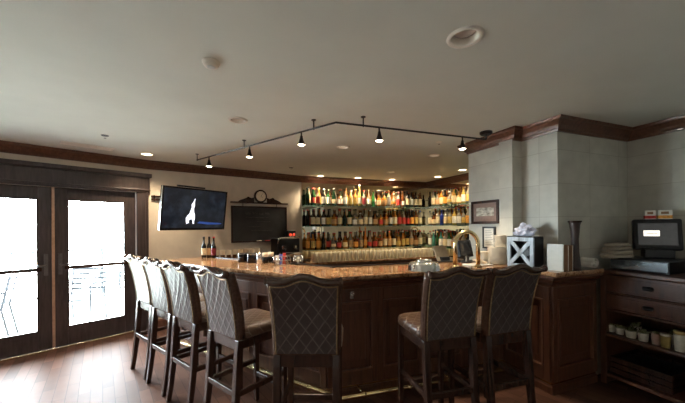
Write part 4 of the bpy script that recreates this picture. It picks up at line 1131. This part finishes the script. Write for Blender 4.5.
# ------------------------------------------------------------------ sideboard on the right
Cf = Vector((2.418, 2.856, 0)); CM = frame_M(Cf, AVd)       # local x toward the viewer along the wall, local y = toward the wall (left of AV is +B)
LEN, DEP, ZS = 1.35, .61, 1.055
sb = thing('sideboard', 'dark wood sideboard with two drawers and open shelves along the right wall', 'sideboard', Cf, ang(AVd))
obj('top', box(B(), -.012, LEN, -.015, DEP, ZS - .032, ZS), M_cab, sb, bevel=.005)
bm = B()
box(bm, 0, .03, 0.012, DEP, 0, ZS - .032); box(bm, LEN - .03, LEN, 0.012, DEP, 0, ZS - .032); box(bm, .03, LEN - .03, DEP - .02, DEP, .10, ZS - .032)
box(bm, .03, LEN - .03, .02, DEP - .02, .685, .70)
obj('carcass', bm, M_cab, sb)
bm = B(); box(bm, 0, .045, -.004, .012, .0, ZS - .032); box(bm, LEN - .045, LEN, -.004, .012, 0, ZS - .032); box(bm, .045, LEN - .045, -.004, .012, .685, .705); box(bm, .045, LEN - .045, -.004, .012, .848, .858)
obj('face_frame', bm, M_cab, sb, bevel=.003)
for z0_, z1_ in ((.862, 1.018), (.709, .845)):
    for x0, x1 in ((.05, .66), (.69, LEN - .05)):
        d_ = obj('drawer', box(B(), x0, x1, -.010, .30, z0_, z1_), M_cab, sb, bevel=.004)
        bm = B(); box(bm, x0 + .03, x1 - .03, -.014, -.0105, z0_ + .025, z1_ - .025); obj('drawer_panel', bm, M_cab, d_, bevel=.003)
        xm = (x0 + x1) / 2
        obj('cup_pull', lathe(B(), [(0, -.02), (.03, -.016), (.036, .0), (.03, .012), (0, .014)], 14, (xm, -.020, (z0_ + z1_) / 2)), M_black, d_, smooth=True)
obj('shelf_board', box(B(), .03, LEN - .03, -.002, DEP - .02, .445, .470), M_cab, sb, bevel=.003)
obj('bottom_board', box(B(), .03, LEN - .03, -.002, DEP - .02, .075, .105), M_cab, sb, bevel=.003)
def cab(x, y, z): return CM @ Vector((x, y, z))
# jars and pots on the sideboard shelf
ZJ = .4705
M_pot = mat('white_pot', (.55, .50, .42), .4); M_herb = mat('dark_leaves', (.13, .13, .055), .6, var=.4, scale=60); M_jarp = mat('pink_label_jar', (.40, .24, .19), .4); M_jary = mat('amber_jar', (.42, .30, .10), .3)
def pot(x, y, r, h, m, lab, top='herb', name='small_pot'):
    t = thing(name, lab, 'pot' if name == 'small_pot' else 'jar', cab(x, y, ZJ), 0, 'pots and jars on the sideboard shelf')
    obj('vessel', lathe(B(), [(0, 0), (r * .78, 0), (r * .85, h * .1), (r, h * .9), (r, h), (r * .9, h), (r * .85, h * .7), (0, h * .68)], 18), m, t, smooth=True)
    if top == 'herb':
        bm = B(); rr_ = random.Random(int(x * 1000))
        for k_ in range(48):
            a_, e_ = rr_.uniform(0, 2 * PI), rr_.uniform(.45, 1.35); L_ = r * rr_.uniform(.9, 1.75)
            d_ = Vector((math.cos(a_) * math.cos(e_), math.sin(a_) * math.cos(e_), math.sin(e_))); s_ = d_.cross(Vector((0, 0, 1))).normalized() * r * .30
            b0 = Vector((0, 0, h * .75)); mid = b0 + d_ * L_ * .55; tip = b0 + d_ * L_
            vv = [bm.verts.new(q) for q in (b0, mid + s_, tip, mid - s_)]; bm.faces.new(vv)
        lv = obj('leaves', bm, M_herb, t); md = lv.modifiers.new('s', 'SOLIDIFY'); md.thickness = .002
    elif top == 'lid':
        obj('lid', lathe(B(), [(r * 1.02, h * .99), (r * 1.04, h * 1.0), (r * 1.04, h * 1.15), (r * .98, h * 1.18), (0, h * 1.18)], 18), M_jary if m is not M_jary else M_pot, t, smooth=True)
    else:
        obj('contents', lathe(B(), [(r * .86, h * .72), (r * .6, h * 1.1), (0, h * 1.2)], 14), M_herb, t, smooth=True)
def shelf_x(px, y):   # place along the shelf by bearing
    dx = ray(px, 335)[0]; best = min((abs(cab(x / 500, y, 0).x / cab(x / 500, y, 0).y - dx), x / 500) for x in range(15, 640))[1]
    return best
pot(shelf_x(611, .10), .10, .035, .062, M_pot, 'plain white pot at the far left end of the sideboard shelf', 'contents')
pot(shelf_x(620, .085), .085, .034, .058, M_pot, 'white pot with dark leaves, second from the left on the sideboard shelf')
pot(shelf_x(631, .075), .075, .040, .062, M_pot, 'wide white pot with dark leaves, third from left on the sideboard shelf')
pot(shelf_x(636, .22), .22, .040, .075, M_pot, 'white pot with leaves standing behind the front row on the sideboard shelf')
pot(shelf_x(643, .07), .07, .037, .070, M_pot, 'cream pot with tall leaves in the middle of the sideboard shelf')
pot(shelf_x(656, .07), .07, .030, .095, M_jarp, 'pinkish jar with leaves left of the amber jar on the shelf')
pot(shelf_x(665.5, .06), .06, .032, .095, M_jary, 'amber jar with pale lid on the sideboard shelf', 'lid', 'jam_jar')
pot(shelf_x(680, .065), .065, .036, .135, M_pot, 'tall cream jar with yellow lid at the right of the shelf', 'lid', 'jam_jar')
pot(shelf_x(673, .22), .22, .042, .08, M_pot, 'white pot with leaves behind the jars at the right of the shelf')
# trays on the bottom board
for i, (x, z_) in enumerate(((.26, 0), (.26, .05), (.26, .10), (.80, 0), (.80, .05))):
    t = thing('serving_tray', ['lowest black tray in the left stack on the sideboard bottom shelf', 'middle black tray in the left stack on the sideboard bottom shelf', 'top black tray in the left stack on the sideboard bottom shelf', 'lower black tray in the right stack inside the sideboard', 'upper black tray in the right stack inside the sideboard'][i], 'tray', cab(x, .26, .1055 + z_), ang(AVd), 'black trays in the sideboard')
    obj('tray_base', box(B(), -.20, .20, -.20, .20, 0, .02), M_black, t, bevel=.004)
    bm = B()
    for x0, x1, y0, y1 in ((-.215, .215, -.215, -.20), (-.215, .215, .20, .215), (-.215, -.20, -.20, .20), (.20, .215, -.20, .20)): box(bm, x0, x1, y0, y1, .004, .048)
    obj('tray_rim', bm, M_dark, t, bevel=.003)
# cash drawer
t = thing('cash_drawer', 'black cash drawer with a shiny front on the sideboard under the till screen', 'cash drawer', cab(.235, .30, ZS + .0005), ang(AVd))
obj('case', box(B(), -.205, .205, -.20, .22, .006, .108), M_black, t, bevel=.006)
obj('drawer_front', box(B(), -.20, .20, -.214, -.2005, .014, .098), mat('grey_metal_front', (.33, .38, .42), .14, metal=.8), t, bevel=.004)
obj('lock', lathe(B(), [(0, -.004), (.010, -.004), (.010, .004), (0, .004)], 12, (.0, -.216, .06)), M_steel, t)
for sx in (-.18, .18):
    for sy in (-.17, .19): obj('rubber_foot', box(B(), sx - .012, sx + .012, sy - .012, sy + .012, 0, .006), M_black, t)
# monitor
mrot = ang(AVd) + .62
t = thing('till_screen', 'till touch screen with a white box on its grey display on the cash drawer', 'monitor', cab(.250, .375, ZS + .1090), mrot)
Mt = Matrix.Translation((0, 0, .075)) @ Matrix.Rotation(-.16, 4, 'X')
obj('stand', box(B(), -.10, .10, -.05, .09, 0, .085), M_black, t, bevel=.01)
obj('housing', box(B(), -.162, .162, -.01, .06, 0, .285, Mt), M_black, t, bevel=.014)
bm = B(); obj('rear_housing', box(bm, -.13, .13, .06, .12, .03, .25, Mt), M_black, t, bevel=.02)
s_ = obj('screen', box(B(), -.128, .128, -.0125, -.0105, .045, .245, Mt), mat('display_grey', (.05, .05, .05), .25, emit=.03, emit_col=(.9, .88, .85)), t)
obj('white_dialog_box', box(B(), -.092, .014, -.0142, -.0127, .125, .178, Mt), mat('lit_dialog', (.8, .78, .72), .4, emit=.95, emit_col=(1, .96, .86)), s_)
bm = B(); box(bm, -.075, -.025, -.0152, -.0144, .148, .153, Mt); box(bm, -.02, .0, -.0152, -.0144, .148, .153, Mt); obj('dialog_text', bm, mat('dialog_orange', (.5, .2, .05), .5), s_)
# two little boxes on the monitor
top_M = Matrix.Translation(t.location) @ Matrix.Rotation(mrot, 4, 'Z') @ Mt
for x, lab, m1, m2 in ((-.035, 'small white and red card box on top of the till screen, left one', M_paper, LM['red']), (.062, 'small white and brown card box on top of the till screen, right one', M_paper, LM['orange'])):
    q = top_M @ Vector((x, .045, .2856))
    u_ = thing('card_box', lab, 'box', q, mrot, 'card boxes on the till screen')
    w2 = .036 if x < 0 else .046
    obj('box_body', box(B(), -w2, w2, -.028, .028, .001, .088), m1, u_, bevel=.003)
    obj('printed_band', box(B(), -w2 - .0006, w2 + .0006, -.0288, .0288, .012, .040), m2, u_); obj('printed_patch', box(B(), -w2 * .6, w2 * .5, -.0292, -.0282, .052, .075), M_brown, u_)
# second machine at the right edge
t = thing('receipt_printer', 'dark receipt printer on the sideboard at the right edge', 'printer', cab(.66, .27, ZS + .0005), ang(AVd))
obj('printer_body', box(B(), -.14, .14, -.16, .16, 0, .125), mat('printer_grey', (.04, .045, .05), .3), t, bevel=.012)
obj('paper_slot', box(B(), -.08, .08, -.05, -.03, .1251, .129), M_blackgloss, t); obj('front_label', box(B(), -.10, -.04, -.1625, -.1602, .07, .09), M_steel, t)
# folded cloths
M_cloth = mat('cream_linen', (.42, .36, .28), .9, var=.12, scale=90)
def cloth(loc, rz, lx, ly, h, lab, m=M_cloth):
    bm = B(); N = 14
    ring = []
    for j in range(9):
        y = -ly / 2 + ly * j / 8; sec = []
        for k_ in range(N):
            a_ = 2 * PI * k_ / N; c_, s2 = math.cos(a_), math.sin(a_)
            x = math.copysign(abs(c_) ** .4, c_) * lx / 2; z = math.copysign(abs(s2) ** .7, s2) * h / 2 + h / 2
            z += .10 * h * math.sin(j * 1.3 + x * 40) * (1 if s2 > 0 else 0)
            sec.append(bm.verts.new((x + .004 * math.sin(j * 2.1 + k_), y, z)))
        ring.append(sec)
    for a_, b2 in zip(ring, ring[1:]):
        for k_ in range(N): bm.faces.new((a_[k_], a_[(k_ + 1) % N], b2[(k_ + 1) % N], b2[k_]))
    bm.faces.new(ring[0]); bm.faces.new(ring[-1][::-1])
    o = obj('folded_cloth', bm, m, smooth=True); o.location = loc; o.rotation_euler = (0, 0, rz)
    return tag(o, lab, 'cloth', 'folded cloths by the till')
zc = ZS + .1095
for i, (lx, ly, h) in enumerate(((.135, .25, .034), (.13, .24, .032), (.125, .23, .030), (.12, .21, .028))):
    cloth(cab(.072 + .003 * i, .115 - .004 * i, zc), ang(AVd) + .05 * (i - 1.5), lx, ly, h, ['lowest folded cream cloth in the pile left of the till screen', 'second folded cream cloth up in the pile by the till screen', 'third folded cream cloth up in the pile by the till screen', 'top folded cream cloth in the pile by the till screen'][i]); zc += h * 1.12 + .001
pr_ = isect(Vector((0, 0, 0)), Vector((ray(588.5, 258)[0], 1, 0)), Pc - MV * .085, BV)
bm = B()
spi = [(.004 + .0042 * a_) for a_ in [k_ * .5 for k_ in range(26)]]
pts0 = [(spi[k_] * math.cos(k_ * .5), spi[k_] * math.sin(k_ * .5)) for k_ in range(26)]
for j in (0, 1):
    pass
rows = [[bm.verts.new((-.06 + .12 * j / 5, x * (1 + .05 * math.sin(j * 2)), z + .058)) for x, z in pts0] for j in range(6)]
for a_, b2 in zip(rows, rows[1:]):
    for k_ in range(25): bm.faces.new((a_[k_], a_[k_ + 1], b2[k_ + 1], b2[k_]))
o = obj('rolled_cloth', bm, M_paper, smooth=True); md = o.modifiers.new('s', 'SOLIDIFY'); md.thickness = .008
o.location = (pr_.x, pr_.y, ZBT + .002); o.rotation_euler = (0, 0, 1.9); tag(o, 'loosely rolled white cloth on the bar end beside the sideboard', 'cloth')
